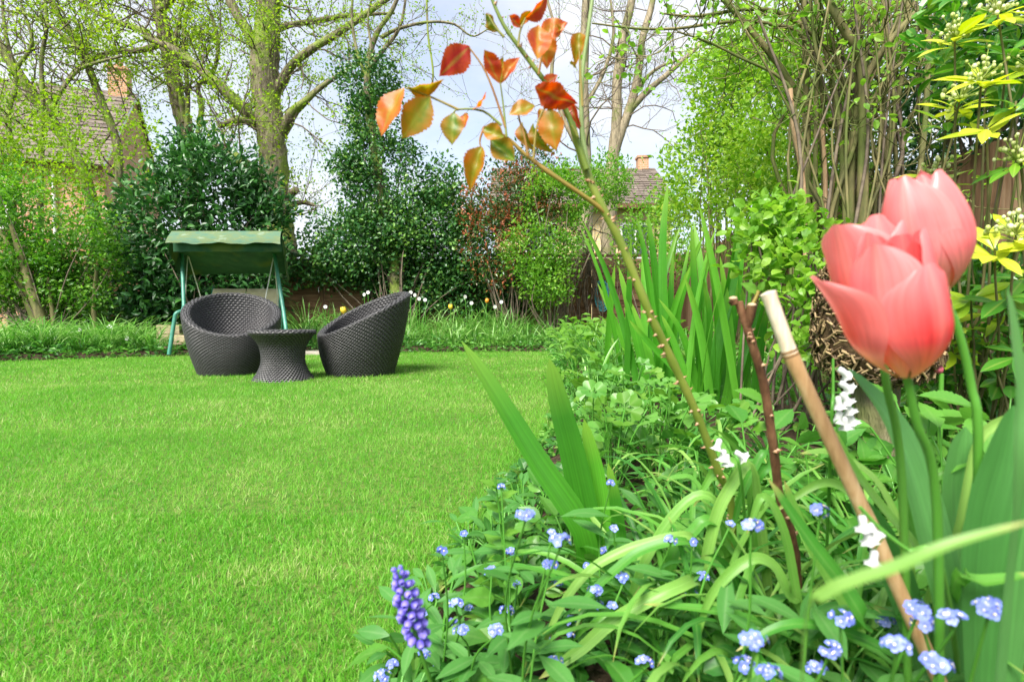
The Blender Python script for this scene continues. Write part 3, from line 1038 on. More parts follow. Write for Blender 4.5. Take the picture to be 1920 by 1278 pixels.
def big_tree():
    D = 12.6
    base = P(524, 640, D)
    t = thing('tall_tree', 'tall mature tree with thick ridged trunk and spreading limbs behind swing seat', 'tree', (base[0], base[1], 0))
    pts = [(524, 640), (523, 470), (516, 400), (513, 300), (501, 200), (496, 120), (503, 40), (508, -40), (500, -200), (490, -420)]
    tp, tr = limb(t, 'trunk', M['bark'], pts, D, [34, 31, 28, 25, 24, 25, 21, 17, 12, 6], 14, 60, .06)
    tw, tips = MB(), []
    L = [([(492, 120), (470, 70), (440, 20), (415, -40), (380, -140)], 12.4, [15, 12, 11, 9, 5]),
         ([(522, 165), (545, 125), (580, 95), (640, 58), (720, 2), (800, -60)], 12.3, [13, 10, 9, 8, 6.5, 4]),
         ([(520, 55), (550, 46), (590, 40), (650, 30), (740, 25)], 12.8, [8, 6.5, 6, 5, 3]),
         ([(530, 245), (548, 212), (572, 190), (600, 165), (645, 135), (690, 110)], 12.2, [14, 12, 8, 6, 4.5, 2.5]),
         ([(484, 232), (462, 212), (430, 178), (385, 140), (330, 95), (270, 70)], 12.2, [17, 14, 12, 11, 9, 5]),
         ([(488, 242), (462, 228), (438, 226), (410, 238)], 12.0, [10, 8, 7, 5]),
         ([(508, 352), (486, 328), (458, 308), (432, 290), (400, 272)], 12.1, [22, 18, 15, 12, 8]),
         ([(520, 400), (560, 380), (590, 385)], 12.9, [10, 6, 4]),
         ([(545, 362), (556, 356)], 12.3, [9, 7]),
         ([(500, 20), (470, -60), (450, -180), (400, -300)], 12.9, [16, 13, 9, 5]),
         ([(510, 0), (550, -80), (610, -180), (660, -300)], 12.4, [15, 12, 8, 5])]
    for k, (pp, d, r) in enumerate(L):
        r = [q * .8 for q in r]
        d0 = [12.6, (12.6 + d) / 2] + [d] * (len(pp) - 2)
        pp = [(a[0], a[1], e) for a, e in zip(pp, d0)]
        yc = pp[0][1] + 14
        xc = np.interp(yc, [-200, -40, 40, 120, 200, 300, 400, 470], [500, 508, 503, 496, 501, 513, 516, 523])
        pp = [(xc, yc, 12.6)] + pp
        q, rr = limb(t, 'branch', M['bark'], pp, None, [r[0] * 1.1] + list(r), 9, lump=.05)
        if len(pp) > 3:
            sprout(tw, tips, q, rr, 13 if k != 6 else 6, 1.3, 1, .25, 1, up=.12, rs=.3, kids=(3, 6))
    sprout(tw, tips, tp, tr, 16, 1.0, 1, .35, .95, up=.2, rs=.08)
    part('twigs', tw, M['twig'], t)
    lv = MB()
    leaves_at(lv, tips, 5, .075, .6, .13, rn=(.2, 1))
    trunk_leaves(lv, tp[8:], tr[8:], 2800, .095)
    part('foliage', lv, M['yelgreen'], t, smooth=False, kind='stuff')


big_tree()


def leaning_tree():
    D = 13.4
    b = P(362, 640, D)
    t = thing('leaning_tree', 'slimmer leaning tree with young yellow green leaves left of tall tree', 'tree', (b[0], b[1], 0))
    tp, tr = limb(t, 'trunk', M['bark'], [(362, 640), (358, 400), (350, 260), (335, 195), (316, 100), (296, 10), (270, -120), (240, -260)], D, [15, 14.5, 14, 13, 12, 10, 7, 4], 10, 40)
    tw, tips = MB(), []
    for pp, r in (([(345, 230), (335, 150), (330, 70), (345, 0), (350, -80)], [5, 4, 3.5, 3, 2]), ([(350, 250), (352, 170), (345, 90), (352, 20), (390, -50)], [5, 4, 3.5, 3, 2]),
                  ([(372, 250), (378, 200), (372, 160), (402, 130), (408, 70), (385, 0)], [5, 4.5, 4, 3.5, 3, 2]), ([(310, 80), (260, 95), (200, 100), (140, 135), (98, 200)], [6, 5, 4, 4, 3]),
                  ([(316, 100), (270, 60), (215, 40), (160, 10), (110, -40)], [7, 6, 5, 4, 2]), ([(300, 20), (350, -30), (390, -80)], [7, 5, 3])):
        q, rr = limb(t, 'branch', M['bark'], pp, D - .5, r, 6)
        sprout(tw, tips, q, rr, 16, 1.25, 1, .15, 1, up=.1, rs=.5, kids=(3, 6))
    sprout(tw, tips, tp, tr, 26, 1.6, 1, .45, 1, up=.1, rs=.2, kids=(4, 7))
    part('twigs', tw, M['twig'], t)
    lv = MB()
    leaves_at(lv, [q for q in tips if noise3(q[0], 1.6) > -.25], 6, .085, .62, .15, rn=(.25, 1))
    trunk_leaves(lv, tp[12:], tr[12:], 500, .09)
    part('foliage', lv, M['yelgreen'], t, smooth=False, kind='stuff')


leaning_tree()


def left_tree():
    D = 11.8
    b = P(185, 640, D)
    t = thing('crossing_stem_tree', 'young leafed tree with two long crossing mossy stems before brick house', 'tree', (b[0], b[1], 0))
    tw, tips = MB(), []
    a, ar = limb(t, 'trunk', M['bark'], [(185, 640), (185, 480), (160, 330), (92, 218), (50, 160), (0, 85), (-60, -10), (-150, -120)], D, [11, 11, 9.5, 9, 8.5, 8, 6, 3], 9)
    c, crr = limb(t, 'trunk', M['bark'], [(190, 640), (215, 450), (222, 290), (190, 190), (150, 92), (95, 2), (60, -90)], D + .3, [9, 8.5, 7.5, 7, 6, 5, 3], 8)
    for pp, r in (([(75, 640), (78, 300), (80, 190), (78, 110), (88, 40), (75, -60)], [5, 4, 4, 3.5, 3, 2]), ([(20, 640), (25, 330), (15, 220), (30, 150), (10, 60), (0, -60)], [6, 5, 4.5, 4, 3, 2]),
                  ([(150, 92), (110, 60), (60, 30), (10, 20)], [4, 3, 2.5, 2]), ([(92, 218), (110, 180), (150, 130), (230, 105)], [4, 3.5, 3, 2]), ([(30, 130), (60, 80), (40, 10)], [4, 3, 2])):
        q, rr = limb(t, 'branch', M['bark'], pp, D - .3, r, 6)
        sprout(tw, tips, q, rr, 11, 1.1, 1, .3, 1, up=.1, rs=.5, kids=(3, 6))
    sprout(tw, tips, a, ar, 24, 1.3, 1, .35, 1, up=.15, rs=.3, kids=(3, 6))
    sprout(tw, tips, c, crr, 20, 1.2, 1, .3, 1, up=.15, rs=.3, kids=(3, 6))
    part('twigs', tw, M['twig'], t)
    lv = MB()
    leaves_at(lv, [q for q in tips if noise3(q[0], 1.6) > -.25], 5, .08, .62, .15, rn=(.2, 1))
    part('foliage', lv, M['yelgreen'], t, smooth=False, kind='stuff')


left_tree()


def bare_tree(label, D, trunks, base_px, seed_leaves=500, per=1):
    b = P(base_px, 620, D)
    t = thing('bare_tree', label, 'tree', (b[0], b[1], 0))
    tw, tips = MB(), []
    for k, (pp, r) in enumerate(trunks):
        q, rr = limb(t, 'trunk' if k == 0 else 'branch', M['bark2'], pp, D, r, 8)
        sprout(tw, tips, q, rr, 16 if k == 0 else 11, 1.6, 1, .45 if k == 0 else .2, 1, up=.1, rs=.22, kids=(4, 7), wig=.3)
    part('twigs', tw, M['twig'], t)
    lv = MB()
    leaves_at(lv, tips, per, .05, .5, .05, rn=(0, .7))
    part('buds', lv, M['yelgreen'], t, smooth=False, kind='stuff')


bare_tree('bare pale barked tree forking in two beside the grey tiled roof', 15.0,
          [([(1140, 640), (1142, 400), (1147, 320), (1155, 240), (1158, 150), (1168, 70), (1185, 0), (1200, -120)], [15, 14, 12, 10, 9.5, 8, 7, 4]),
           ([(1146, 300), (1165, 245), (1180, 205), (1195, 150), (1203, 80), (1222, 10), (1240, -90)], [10, 9, 8.5, 7.5, 6.5, 5.5, 3]),
           ([(1180, 208), (1210, 175), (1250, 140), (1290, 105), (1340, 60)], [7, 6, 5, 4, 2]),
           ([(1190, 170), (1230, 130), (1275, 112)], [4, 3, 2])], 1140)
bare_tree('straight bare tree trunk with tan bark above twiggy arch on back fence', 11.6,
          [([(1084, 640), (1090, 520), (1097, 430), (1099, 330), (1096, 220), (1094, 120), (1100, 0), (1104, -150)], [17, 16, 14, 11, 9.5, 9, 8, 5]),
           ([(1097, 300), (1060, 230), (1035, 150), (1040, 60), (1020, -20)], [5, 4, 3.5, 3, 2]),
           ([(1096, 200), (1130, 140), (1150, 70), (1145, 0)], [4, 3.5, 3, 2])], 1084)


# ------------------------------------------------------------------ shrubs
DENS = 1.7


def shrub(name, label, mat, base, ell, n, leaf, asp, clump=14, cr_=.10, tmpl=LEAF_LO, barkm='twig', stems=14, stem_r=.02, thr=-.35, nscale=1.6, rn=(0, 1), shell=.45, cat='shrub', stem_px=None, up=.15, group=None, droop=0.0, patch=None):
    base = np.asarray(base, float)
    t = thing(name, label, cat, base, group)
    E = [(np.asarray(c, float), np.asarray(r, float)) for c, r in ell]
    A = np.array([(r[0] * r[1] + r[0] * r[2] + r[1] * r[2]) for _, r in E])
    n = int(n * DENS)
    nc = n // clump
    k = rng.choice(len(E), int(nc * 1.7), p=A / A.sum())
    d = rdir(len(k))
    rad = 1 - shell * rng.uniform(size=len(k)) ** 1.6
    C = np.array([E[i][0] for i in k]) + d * rad[:, None] * np.array([E[i][1] for i in k])
    ok = (noise3(C, nscale) + .25 * rng.normal(size=len(k)) > thr) & (C[:, 2] > .03)
    C, d = C[ok][:nc], d[ok][:nc]
    m = len(C)
    pos = np.repeat(C, clump, 0) + rng.normal(size=(m * clump, 3)) * cr_
    dd = np.repeat(d, clump, 0)
    q = m * clump
    ax = dd * .5 + rng.normal(size=(q, 3)) * .55 + np.array([0, 0, up - droop])
    nr = dd * .5 + rng.normal(size=(q, 3)) * .45 + np.array([0, 0, .7])
    cl = np.repeat(np.clip(rng.uniform(rn[0], rn[1], m) + .12 * noise3(C, 2.5), 0, 1), clump)
    r = np.clip(cl * .6 + rng.uniform(rn[0], rn[1], q) * .4, 0, 1)
    if patch is not None:
        r = patch(pos, r)
    lv = MB()
    cloud(lv, pos, ax, nr, leaf * rng.uniform(.6, 1.25, q), asp, tmpl, r)
    part('foliage', lv, mat, t, smooth=False, kind='stuff')
    # stems reach from the foot to clumps
    for s in range(min(stems, m)):
        c = C[rng.integers(m)]
        b = base + np.array([rng.normal() * .12, rng.normal() * .08, 0])
        mid = b * .5 + c * .5 + rng.normal(size=3) * min(.15, .09 * np.linalg.norm(c - b))
        mid[2] = b[2] * .45 + c[2] * .55
        sm = MB()
        sm.tube(cr([b, mid, c], 9), np.linspace(stem_r * rng.uniform(.6, 1.2), .004, 9), 6, rnd=rng.uniform())
        part('stem', sm, M[barkm], t)
    if stem_px:
        for pp, D, r_ in stem_px:
            limb(t, 'stem', M['stembark'], pp, D, r_, 8)
    return t


def E(px, py, D, rx, ry, rz):
    """ellipsoid with half sizes rx, rz in pixels and ry in metres"""
    return (P(px, py, D), (rx * D / FPX, ry, rz * D / FPX))


def gnd(px, D):
    p = P(px, 600, D)
    return (p[0], p[1], bed_z(p[0], p[1]) if D < 11 else 0.0)


# evergreen laurel mass behind the swing seat
shrub('laurel_bush', 'large dark green glossy laurel behind the swing seat canopy', M['laurel'], gnd(390, 9.6),
      [E(330, 420, 9.7, 120, .6, 110), E(400, 350, 9.9, 95, .55, 75), E(280, 520, 9.5, 85, .5, 100), E(480, 460, 9.9, 70, .5, 110), E(360, 540, 9.7, 130, .45, 80), E(370, 285, 10.2, 45, .35, 35), E(490, 410, 10.2, 45, .4, 50), E(450, 390, 10.0, 70, .45, 55), E(420, 440, 9.9, 80, .4, 50)],
      7600, .14, .42, clump=9, cr_=.15, tmpl=LEAF_HI, stems=22, stem_r=.02, thr=-.38, rn=(0, .95))
shrub('privet_shrub', 'bright green small leafed shrub with leaning stems on left lawn edge', M['bushgreen'], gnd(90, 8.4),
      [E(90, 420, 8.6, 125, .6, 85), E(-60, 470, 8.4, 120, .6, 110), E(150, 500, 8.7, 75, .45, 85), E(20, 380, 8.8, 110, .5, 70), E(60, 520, 8.6, 90, .4, 60), E(-160, 420, 8.2, 90, .5, 140)],
      12500, .075, .55, clump=14, cr_=.10, stems=20, stem_r=.012, thr=-.05, nscale=2.6, rn=(0, 1),
      stem_px=[([(92, 640), (68, 570), (42, 490), (20, 420)], 8.3, [9, 8, 6, 3]), ([(80, 640), (52, 560), (25, 480), (0, 430)], 8.4, [8, 7, 5, 3]), ([(105, 640), (98, 580), (90, 520)], 8.4, [5, 4, 2]), ([(180, 630), (176, 570), (182, 500)], 8.6, [5, 4, 3])])
shrub('skirt_ivy', 'low dark ivy covering the fence behind the leaning shrub stems', M['ivy'], (-8.0, 10.8, .05),
      [((-8.6, 10.7, .8), (.9, .2, .7)), ((-7.4, 10.7, .8), (1.0, .2, .7)), ((-6.3, 10.7, .8), (.8, .2, .7)), ((-9.6, 10.6, .9), (.8, .2, .8))],
      4200, .085, .75, clump=10, cr_=.10, stems=8, stem_r=.012, thr=-.6, rn=(0, .9), cat='ivy', droop=.2)
shrub('young_hazel', 'loose yellow green leafed shrub in front of the house roof', M['yelgreen'], gnd(60, 10.2),
      [E(50, 290, 10.4, 150, .7, 75), E(200, 300, 10.3, 110, .6, 60), E(-90, 260, 10.2, 120, .7, 130), E(150, 235, 10.6, 100, .5, 55), E(30, 220, 10.6, 100, .5, 50), E(240, 250, 10.5, 55, .4, 50), E(-40, 350, 10, 120, .5, 80), E(130, 360, 10, 110, .4, 60)],
      6200, .08, .6, clump=12, cr_=.15, stems=30, stem_r=.015, thr=-.02, nscale=2.0, rn=(.0, .75))
# ivy clad tree
def ivy_tree():
    D = 10.5
    b = gnd(740, D)
    ell = [E(690, 150, D, 55, .4, 45), E(700, 225, D, 45, .35, 50), E(718, 300, D, 68, .45, 55), E(730, 375, D, 100, .55, 60), E(700, 440, D, 135, .6, 55), E(790, 420, D, 110, .55, 60), E(655, 470, D, 90, .4, 45), E(860, 470, D, 70, .45, 75), E(650, 310, D, 30, .3, 25), E(830, 350, D, 45, .35, 45)]
    t = shrub('ivy_clad_tree', 'bushy dark green ivy covered tree standing at the back fence', M['ivy'], b, ell, 17000, .08, .7, clump=11, cr_=.11, stems=30, stem_r=.02, thr=-.5, nscale=2.6, rn=(0, .95), cat='tree')
    tw, tips = MB(), []
    q, rr = limb(t, 'trunk', M['bark'], [(745, 640), (738, 480), (708, 320), (690, 180), (692, 110), (708, 60), (735, 20), (760, -40)], D, [13, 12, 10, 8, 6, 5, 4, 3], 8)
    for pp, r in (([(690, 130), (720, 92), (750, 50), (762, -10)], [5, 4, 3, 2]), ([(716, 70), (745, 55), (800, 42), (850, 45), (885, 68), (915, 55)], [4, 3, 2.5, 2, 1.5, 1]), ([(684, 140), (668, 90), (660, 30), (664, -40)], [3.5, 3, 2.5, 1.5]), ([(800, 0), (803, 70), (812, 140), (800, 200)], [2, 2, 2, 1.5]), ([(700, 100), (690, 40), (700, -20)], [3, 2, 1.5])):
        q2, r2 = limb(t, 'branch', M['bark'], pp, D, r, 6)
        sprout(tw, tips, q2, r2, 9, .7, 1, .2, 1, up=.05, rs=.4, kids=(2, 5), wig=.35)
    part('twigs', tw, M['twig'], t)
    lv = MB()
    leaves_at(lv, tips, 3, .05, .6, .06, rn=(.1, .8))
    part('young_leaves', lv, M['yelgreen'], t, smooth=False, kind='stuff')


ivy_tree()
log = thing('leaning_branch', 'mossy bare branch leaning from the fence into the ivy', 'branch', P(592, 470, 10.9))
limb(log, 'bough', M['bark'], [(590, 472), (625, 440), (655, 420), (700, 395)], 10.8, [8, 8, 7, 6], 8)
shrub('fence_ivy', 'dark green ivy hanging thickly over the lap board fence', M['ivy'], (-2.2, 10.85, 0.05),
      [((-3.6, 10.7, 1.55), (1.2, .22, .35)), ((-2.2, 10.7, 1.45), (1.3, .25, .45)), ((-.9, 10.65, 1.2), (1.1, .28, .7)), ((.1, 10.7, 1.25), (.7, .25, .6)), ((-2.0, 10.7, 1.1), (.9, .2, .4))],
      8000, .075, .8, clump=10, cr_=.09, stems=18, stem_r=.012, thr=-.75, rn=(0, .95), cat='ivy', droop=.3)
shrub('photinia_bush', 'green bush with coppery red new leaf tips at the back fence', M['photinia'], gnd(960, 10.0),
      [E(950, 370, 10.1, 75, .5, 70), E(1000, 320, 10.2, 70, .45, 50), E(930, 460, 10, 65, .45, 75), E(1000, 420, 10.1, 75, .45, 70), E(900, 420, 10.2, 40, .3, 60)],
      6500, .085, .42, clump=10, cr_=.10, stems=18, thr=-.35, rn=(0, 1.0))
shrub('mock_orange_shrub', 'light green leafy shrub around the bare tan tree trunk', M['bushgreen'], gnd(1035, 9.4),
      [E(1040, 370, 9.6, 60, .45, 55), E(1000, 470, 9.4, 55, .4, 60), E(1050, 450, 9.5, 55, .4, 60), E(1090, 350, 9.8, 45, .4, 40), E(1030, 530, 9.3, 50, .35, 40), E(1140, 340, 10.2, 40, .3, 45)],
      5600, .075, .5, clump=12, cr_=.09, stems=18, thr=-.15, nscale=2.4, rn=(.15, 1))


def twig_arch():
    t = thing('dead_climber', 'arch of bare grey dead climber twigs against the back fence', 'climber', gnd(1100, 10.6))
    for k in range(34):
        x0, x1 = rng.uniform(1035, 1090), rng.uniform(1100, 1175)
        h = rng.uniform(420, 500)
        D = rng.uniform(10.2, 10.8)
        mb = MB()
        if k % 3:
            pts = PL([(x0, 620), (x0 + rng.normal() * 8, 540), (x0 + 20, h + 25), ((x0 + x1) / 2, h), (x1 - 10, h + 25), (x1 + 8, h + 90)], D)
        else:
            pts = PL([(x1, 620), (x1 + rng.normal() * 12, 540), (x1 + rng.normal() * 15, 480), (x1 + rng.normal() * 20, 420)], D)
        mb.tube(cr(pts, 18) + rng.normal(size=(18, 3)) * .012, np.linspace(.012, .005, 18), 5)
        part('twig', mb, M['twig'], t)


twig_arch()
# hedge along the right fence
shrub('lilac_shrub', 'tall airy shrub of fresh green leaves beside the vertical board fence', M['freshgreen'], gnd(1360, 6.6),
      [E(1340, 330, 6.8, 90, .6, 110), E(1400, 220, 6.6, 85, .55, 110), E(1300, 430, 7.2, 60, .5, 60), E(1420, 400, 6.4, 70, .5, 90), E(1350, 130, 6.7, 55, .4, 60), E(1440, 100, 6.4, 70, .5, 80)],
      6600, .075, .55, clump=10, cr_=.12, stems=26, stem_r=.014, thr=-.05, nscale=2.2, rn=(.25, 1), barkm='stembark')
shrub('hornbeam_shrub', 'mid green shrub under the arching stems by the board fence', M['freshgreen'], gnd(1480, 5.0),
      [E(1440, 330, 5.2, 90, .5, 120), E(1500, 200, 5.2, 100, .5, 120), E(1530, 380, 5.0, 90, .4, 70), E(1450, 440, 5.0, 70, .4, 60), E(1580, 90, 5.0, 120, .4, 110)],
      5600, .06, .55, clump=10, cr_=.10, stems=22, stem_r=.012, thr=-.05, nscale=2.6, rn=(.1, 1), barkm='stembark')
shrub('overhanging_ivy', 'dark small leafed ivy mass above the vertical board fence', M['ivy'], (3.9, 4.3, 0),
      [((3.7, 4.4, 2.2), (.6, .9, .55)), ((3.7, 3.5, 2.5), (.6, .8, .7)), ((3.9, 5.6, 2.4), (.6, 1.0, .8)), ((4.0, 4.6, 3.0), (.8, 1.2, .7)), ((3.9, 6.8, 2.0), (.5, .8, .6))],
      12000, .06, .6, clump=12, cr_=.10, stems=40, stem_r=.03, thr=-.3, rn=(0, .9), cat='ivy')
shrub('far_elder', 'leafy green shrub at the far corner where both fences meet', M['bushgreen'], gnd(1230, 9.6),
      [E(1225, 430, 9.8, 60, .5, 50), E(1200, 480, 9.6, 45, .4, 40), E(1265, 400, 9.8, 50, .4, 60), E(1290, 470, 9, 45, .4, 40)],
      2600, .08, .55, clump=10, cr_=.11, stems=16, thr=-.1, rn=(.1, .8))


def multi_stem():
    b = gnd(1590, 3.9)
    t = thing('many_stemmed_shrub', 'tall shrub of many upright green brown stems beside board fence', 'shrub', b)
    D = 3.9
    S = [([(1530, 760), (1520, 560), (1516, 390), (1513, 250), (1510, 100), (1504, -60)], [8, 9, 9, 9, 8, 7], 'stembark'),
         ([(1545, 760), (1535, 560), (1528, 400), (1530, 250), (1532, 100), (1535, -60)], [6, 6, 6, 6, 5, 4], 'stembark'),
         ([(1590, 760), (1592, 560), (1592, 400), (1599, 292), (1604, 200), (1617, 0), (1622, -80)], [8, 8, 8, 8, 7.5, 7, 5], 'stembark'),
         ([(1612, 760), (1616, 560), (1618, 325), (1620, 208), (1612, 104), (1586, 62), (1553, 0), (1530, -60)], [16, 15, 14, 13, 12, 11, 10, 8], 'stembark'),
         ([(1600, 760), (1597, 500), (1596, 330), (1603, 233), (1616, 167), (1653, 96), (1732, 8), (1780, -50)], [10, 9, 9, 9, 9, 8.5, 7.5, 6], 'stembark'),
         ([(1548, 760), (1552, 560), (1557, 408), (1599, 283), (1620, 217), (1678, 129), (1745, 92), (1800, 60)], [6, 6, 6, 6, 5.5, 5, 4, 3], 'stembark'),
         ([(1640, 760), (1620, 500), (1595, 267), (1557, 233), (1512, 200), (1462, 125), (1412, 62), (1357, 0), (1310, -50)], [9, 9, 9, 9, 9, 8.5, 8, 7, 5], 'stembark'),
         ([(1615, 760), (1610, 400), (1599, 146), (1545, 83), (1487, 37), (1437, 19), (1387, 19), (1303, 31), (1237, 25)], [8, 8, 7.5, 7, 6.5, 6, 5, 4, 2], 'stembark'),
         ([(1560, 760), (1545, 400), (1540, 160), (1503, 67), (1445, 46), (1391, 40), (1328, 46), (1266, 54), (1195, 54), (1110, 44)], [6, 6, 6, 5.5, 5, 4.5, 4, 3.5, 3, 2], 'stembark'),
         ([(1545, 760), (1520, 420), (1490, 200), (1462, 146), (1387, 108), (1328, 79), (1270, 60)], [5, 5, 4.5, 4, 3.5, 3, 2], 'stembark'),
         ([(1520, 760), (1510, 500), (1507, 367), (1499, 292), (1487, 233), (1482, 167)], [7, 7, 7, 7, 6.5, 6], 'deadwood'),
         ([(1555, 760), (1550, 500), (1548, 380), (1546, 300), (1540, 225)], [5.5, 6, 6, 5.5, 5], 'deadwood'),
         ([(1640, 760), (1690, 560), (1732, 258), (1741, 67), (1745, -60)], [8, 8, 7, 6.5, 6], 'stembark'),
         ([(1600, 760), (1580, 330), (1566, 170), (1545, 133), (1528, 83), (1520, 0)], [6, 6, 5.5, 5, 4.5, 4], 'stembark'),
         ([(1665, 760), (1680, 450), (1724, 383), (1787, 333), (1882, 242), (1960, 170)], [5, 6, 6.5, 6.5, 6, 5], 'stembark'),
         ([(1640, 760), (1640, 480), (1625, 350), (1690, 240), (1780, 130), (1850, 30)], [6, 6, 5.5, 5, 4, 3], 'stembark'),
         ([(1660, 760), (1655, 460), (1660, 300), (1690, 150), (1700, 40), (1710, -60)], [6, 6, 6, 6, 6, 5], 'stembark')]
    tw, tips = MB(), []
    for pp, r, m in S:
        q, rr = limb(t, 'stem', M[m], pp, D + rng.uniform(-.25, .25), r, 9, n=len(pp) * 5, lump=.03, thin=.68)
        if m == 'stembark':
            sprout(tw, tips, q, rr, 9, .55, 1, .35, 1, up=.1, rs=.35, kids=(2, 4), wig=.3)
    for k in range(44):
        x = rng.uniform(1490, 1730)
        pts = [(x, 760), (x + rng.normal() * 15, 480), (x + rng.normal() * 40, 250), (x + rng.normal() * 80, 0)]
        limb(t, 'stem', M['stembark' if k % 3 else 'twig'], pts, D + rng.uniform(-.3, .5), [3.5, 3.5, 3, 2], 6, thin=rng.uniform(.6, 1.2))
    part('twigs', tw, M['stembark'], t)
    lv = MB()
    tip2 = [q for q in tips if noise3(q[0], 3.0) > -.2]
    leaves_at(lv, tip2, 2, .055, .6, .05, tmpl=LEAF_HI, rn=(.35, 1), hang=.3)
    part('foliage', lv, M['bushgreen'], t, smooth=False, kind='stuff')


multi_stem()


# ------------------------------------------------------------------ wicker tub chairs and table
def weave(mb, S, rows, segs, waves, half, amp, lift=.0035, mi=0):
    """S(v, phi) -> points; rows of flat strands running over and under upright stakes"""
    ph = np.arange(segs) / segs * 2 * math.pi
    e = 1e-3
    for i in range(rows):
        v = (i + .5) / rows
        out = []
        for dv, l in ((-half / rows, -.0015), (0, lift), (half / rows, -.0015)):
            p = S(np.full(segs, np.clip(v + dv, 0, 1)), ph)
            pv = S(np.full(segs, np.clip(v + dv + e, 0, 1)), ph) - S(np.full(segs, np.clip(v + dv - e, 0, 1)), ph)
            pp = S(np.full(segs, np.clip(v + dv, 0, 1)), ph + e) - S(np.full(segs, np.clip(v + dv, 0, 1)), ph - e)
            nn = nrm(np.cross(pp, pv))
            out.append(p + nn * (l + amp * np.sin(waves * ph + i * math.pi))[:, None])
        V = np.array(out)
        mb.grid(V, np.full(V.shape, rng.uniform(.2, .8)), mi, closed=True)


def make_chair():
    def rimz(ph):       # low at phi = 0 (front, local -Y), high at the back
        return .355 + .40 * (1 - np.cos(ph)) / 2

    def outer(v, ph):
        z = v * rimz(ph)
        r = .285 + .21 * z + .018 * np.sin(np.clip(v, 0, 1) * math.pi)
        return np.stack([r * np.sin(ph), -r * np.cos(ph), z], -1)

    def rim(v, ph):
        z = rimz(ph)
        r = .285 + .21 * z
        a = v * math.pi
        w = .028 + .012 * (1 - np.cos(ph)) / 2
        rr = r - w + w * np.cos(a)
        return np.stack([rr * np.sin(ph), -rr * np.cos(ph), z + .016 * np.sin(a)], -1)

    def inner(v, ph):
        zr = rimz(ph)
        w = .028 + .012 * (1 - np.cos(ph)) / 2
        r0 = .285 + .21 * zr - 2 * w
        f = v
        z = zr + (.27 - zr) * np.sin(f * math.pi / 2) ** 1.0
        r = .235 + (r0 - .235) * np.cos(f * math.pi / 2) ** .9
        return np.stack([r * np.sin(ph), -r * np.cos(ph), z], -1)

    def seat(v, ph):
        r = .235 * (1 - v) + .004
        return np.stack([r * np.sin(ph), -r * np.cos(ph), .27 - .01 * np.sin(v * 1.5) + 0 * ph], -1)

    def flip(S):
        return lambda v, ph: S(1 - v, ph)
    parts = {}
    for name, S, rows, segs, waves, amp in (('shell', outer, 31, 272, 64, .0052), ('rim', rim, 5, 200, 46, .004), ('inside', inner, 30, 256, 60, .0048), ('seat', seat, 10, 120, 30, .004)):
        mb = MB()
        weave(mb, S, rows, segs, waves, .43, amp)
        vs = np.linspace(0, 1, 14)
        ph = np.arange(80) / 80 * 2 * math.pi
        V = np.array([S(np.full(80, v), ph) for v in vs])
        sgn = nrm(np.cross(np.gradient(V, axis=1), np.gradient(V, axis=0)))
        mb.grid(V - sgn * .011, None, 1, closed=True)
        parts[name] = mb.mesh(name, [M['wicker'], M['wickin']])
    return parts


CH = make_chair()


def place_chair(label, loc, ang):
    t = thing('wicker_tub_chair', label, 'chair', loc, 'wicker tub chairs on the lawn')
    t.rotation_euler = (0, 0, ang)
    t.scale = (1.07, 1.07, 1.03)
    for n, me in CH.items():
        link(n, me, t)


def on_lawn(px, py, r):
    y = G(px, py)[1] + r
    return ((px - CX) / FPX * y, y, 0.0)


place_chair('dark wicker tub chair in front of the green swing seat', on_lawn(437, 705, .29), R(27))
place_chair('dark wicker tub chair with its open side turned to the wicker table', on_lawn(676, 707, .29), R(-55))


def wicker_table():
    g = on_lawn(530, 717, .24)
    t = thing('wicker_table', 'small round waisted dark wicker table between the two tub chairs', 'table', g)
    t.scale = (.95, .95, 1.0)
    H = .405
    zz = np.array([0, .15, .35, .55, .75, .92, 1.0])
    rr = np.array([.268, .222, .188, .186, .205, .252, .28])
    zc = np.linspace(0, 1, 60)
    from_r = np.array([cr(np.stack([zz, rr], -1), 200)])[0]

    def body(v, ph):
        r = np.interp(v, from_r[:, 0], from_r[:, 1])
        return np.stack([r * np.sin(ph), -r * np.cos(ph), v * H], -1)

    def edge(v, ph):
        a = (v - .35) * math.pi * 1.2
        r = .272 + .016 * np.cos(a)
        return np.stack([r * np.sin(ph), -r * np.cos(ph), H + .006 + .018 * np.sin(a)], -1)

    def top(v, ph):
        r = .27 * (1 - v) + .003
        return np.stack([r * np.sin(ph), -r * np.cos(ph), H + .02 + 0 * ph], -1)
    for n, S, rows, segs, waves in (('base', body, 28, 200, 46), ('edge', edge, 4, 200, 36), ('top', top, 16, 160, 34)):
        mb = MB()
        weave(mb, S, rows, segs, waves, .43, .005)
        ph = np.arange(64) / 64 * 2 * math.pi
        V = np.array([S(np.full(64, v), ph) for v in np.linspace(0, 1, 16)])
        sgn = nrm(np.cross(np.gradient(V, axis=1), np.gradient(V, axis=0)))
        mb.grid(V - sgn * .011, None, 1, closed=True)
        link(n, mb.mesh(n, [M['wicker'], M['wickin']]), t)


wicker_table()


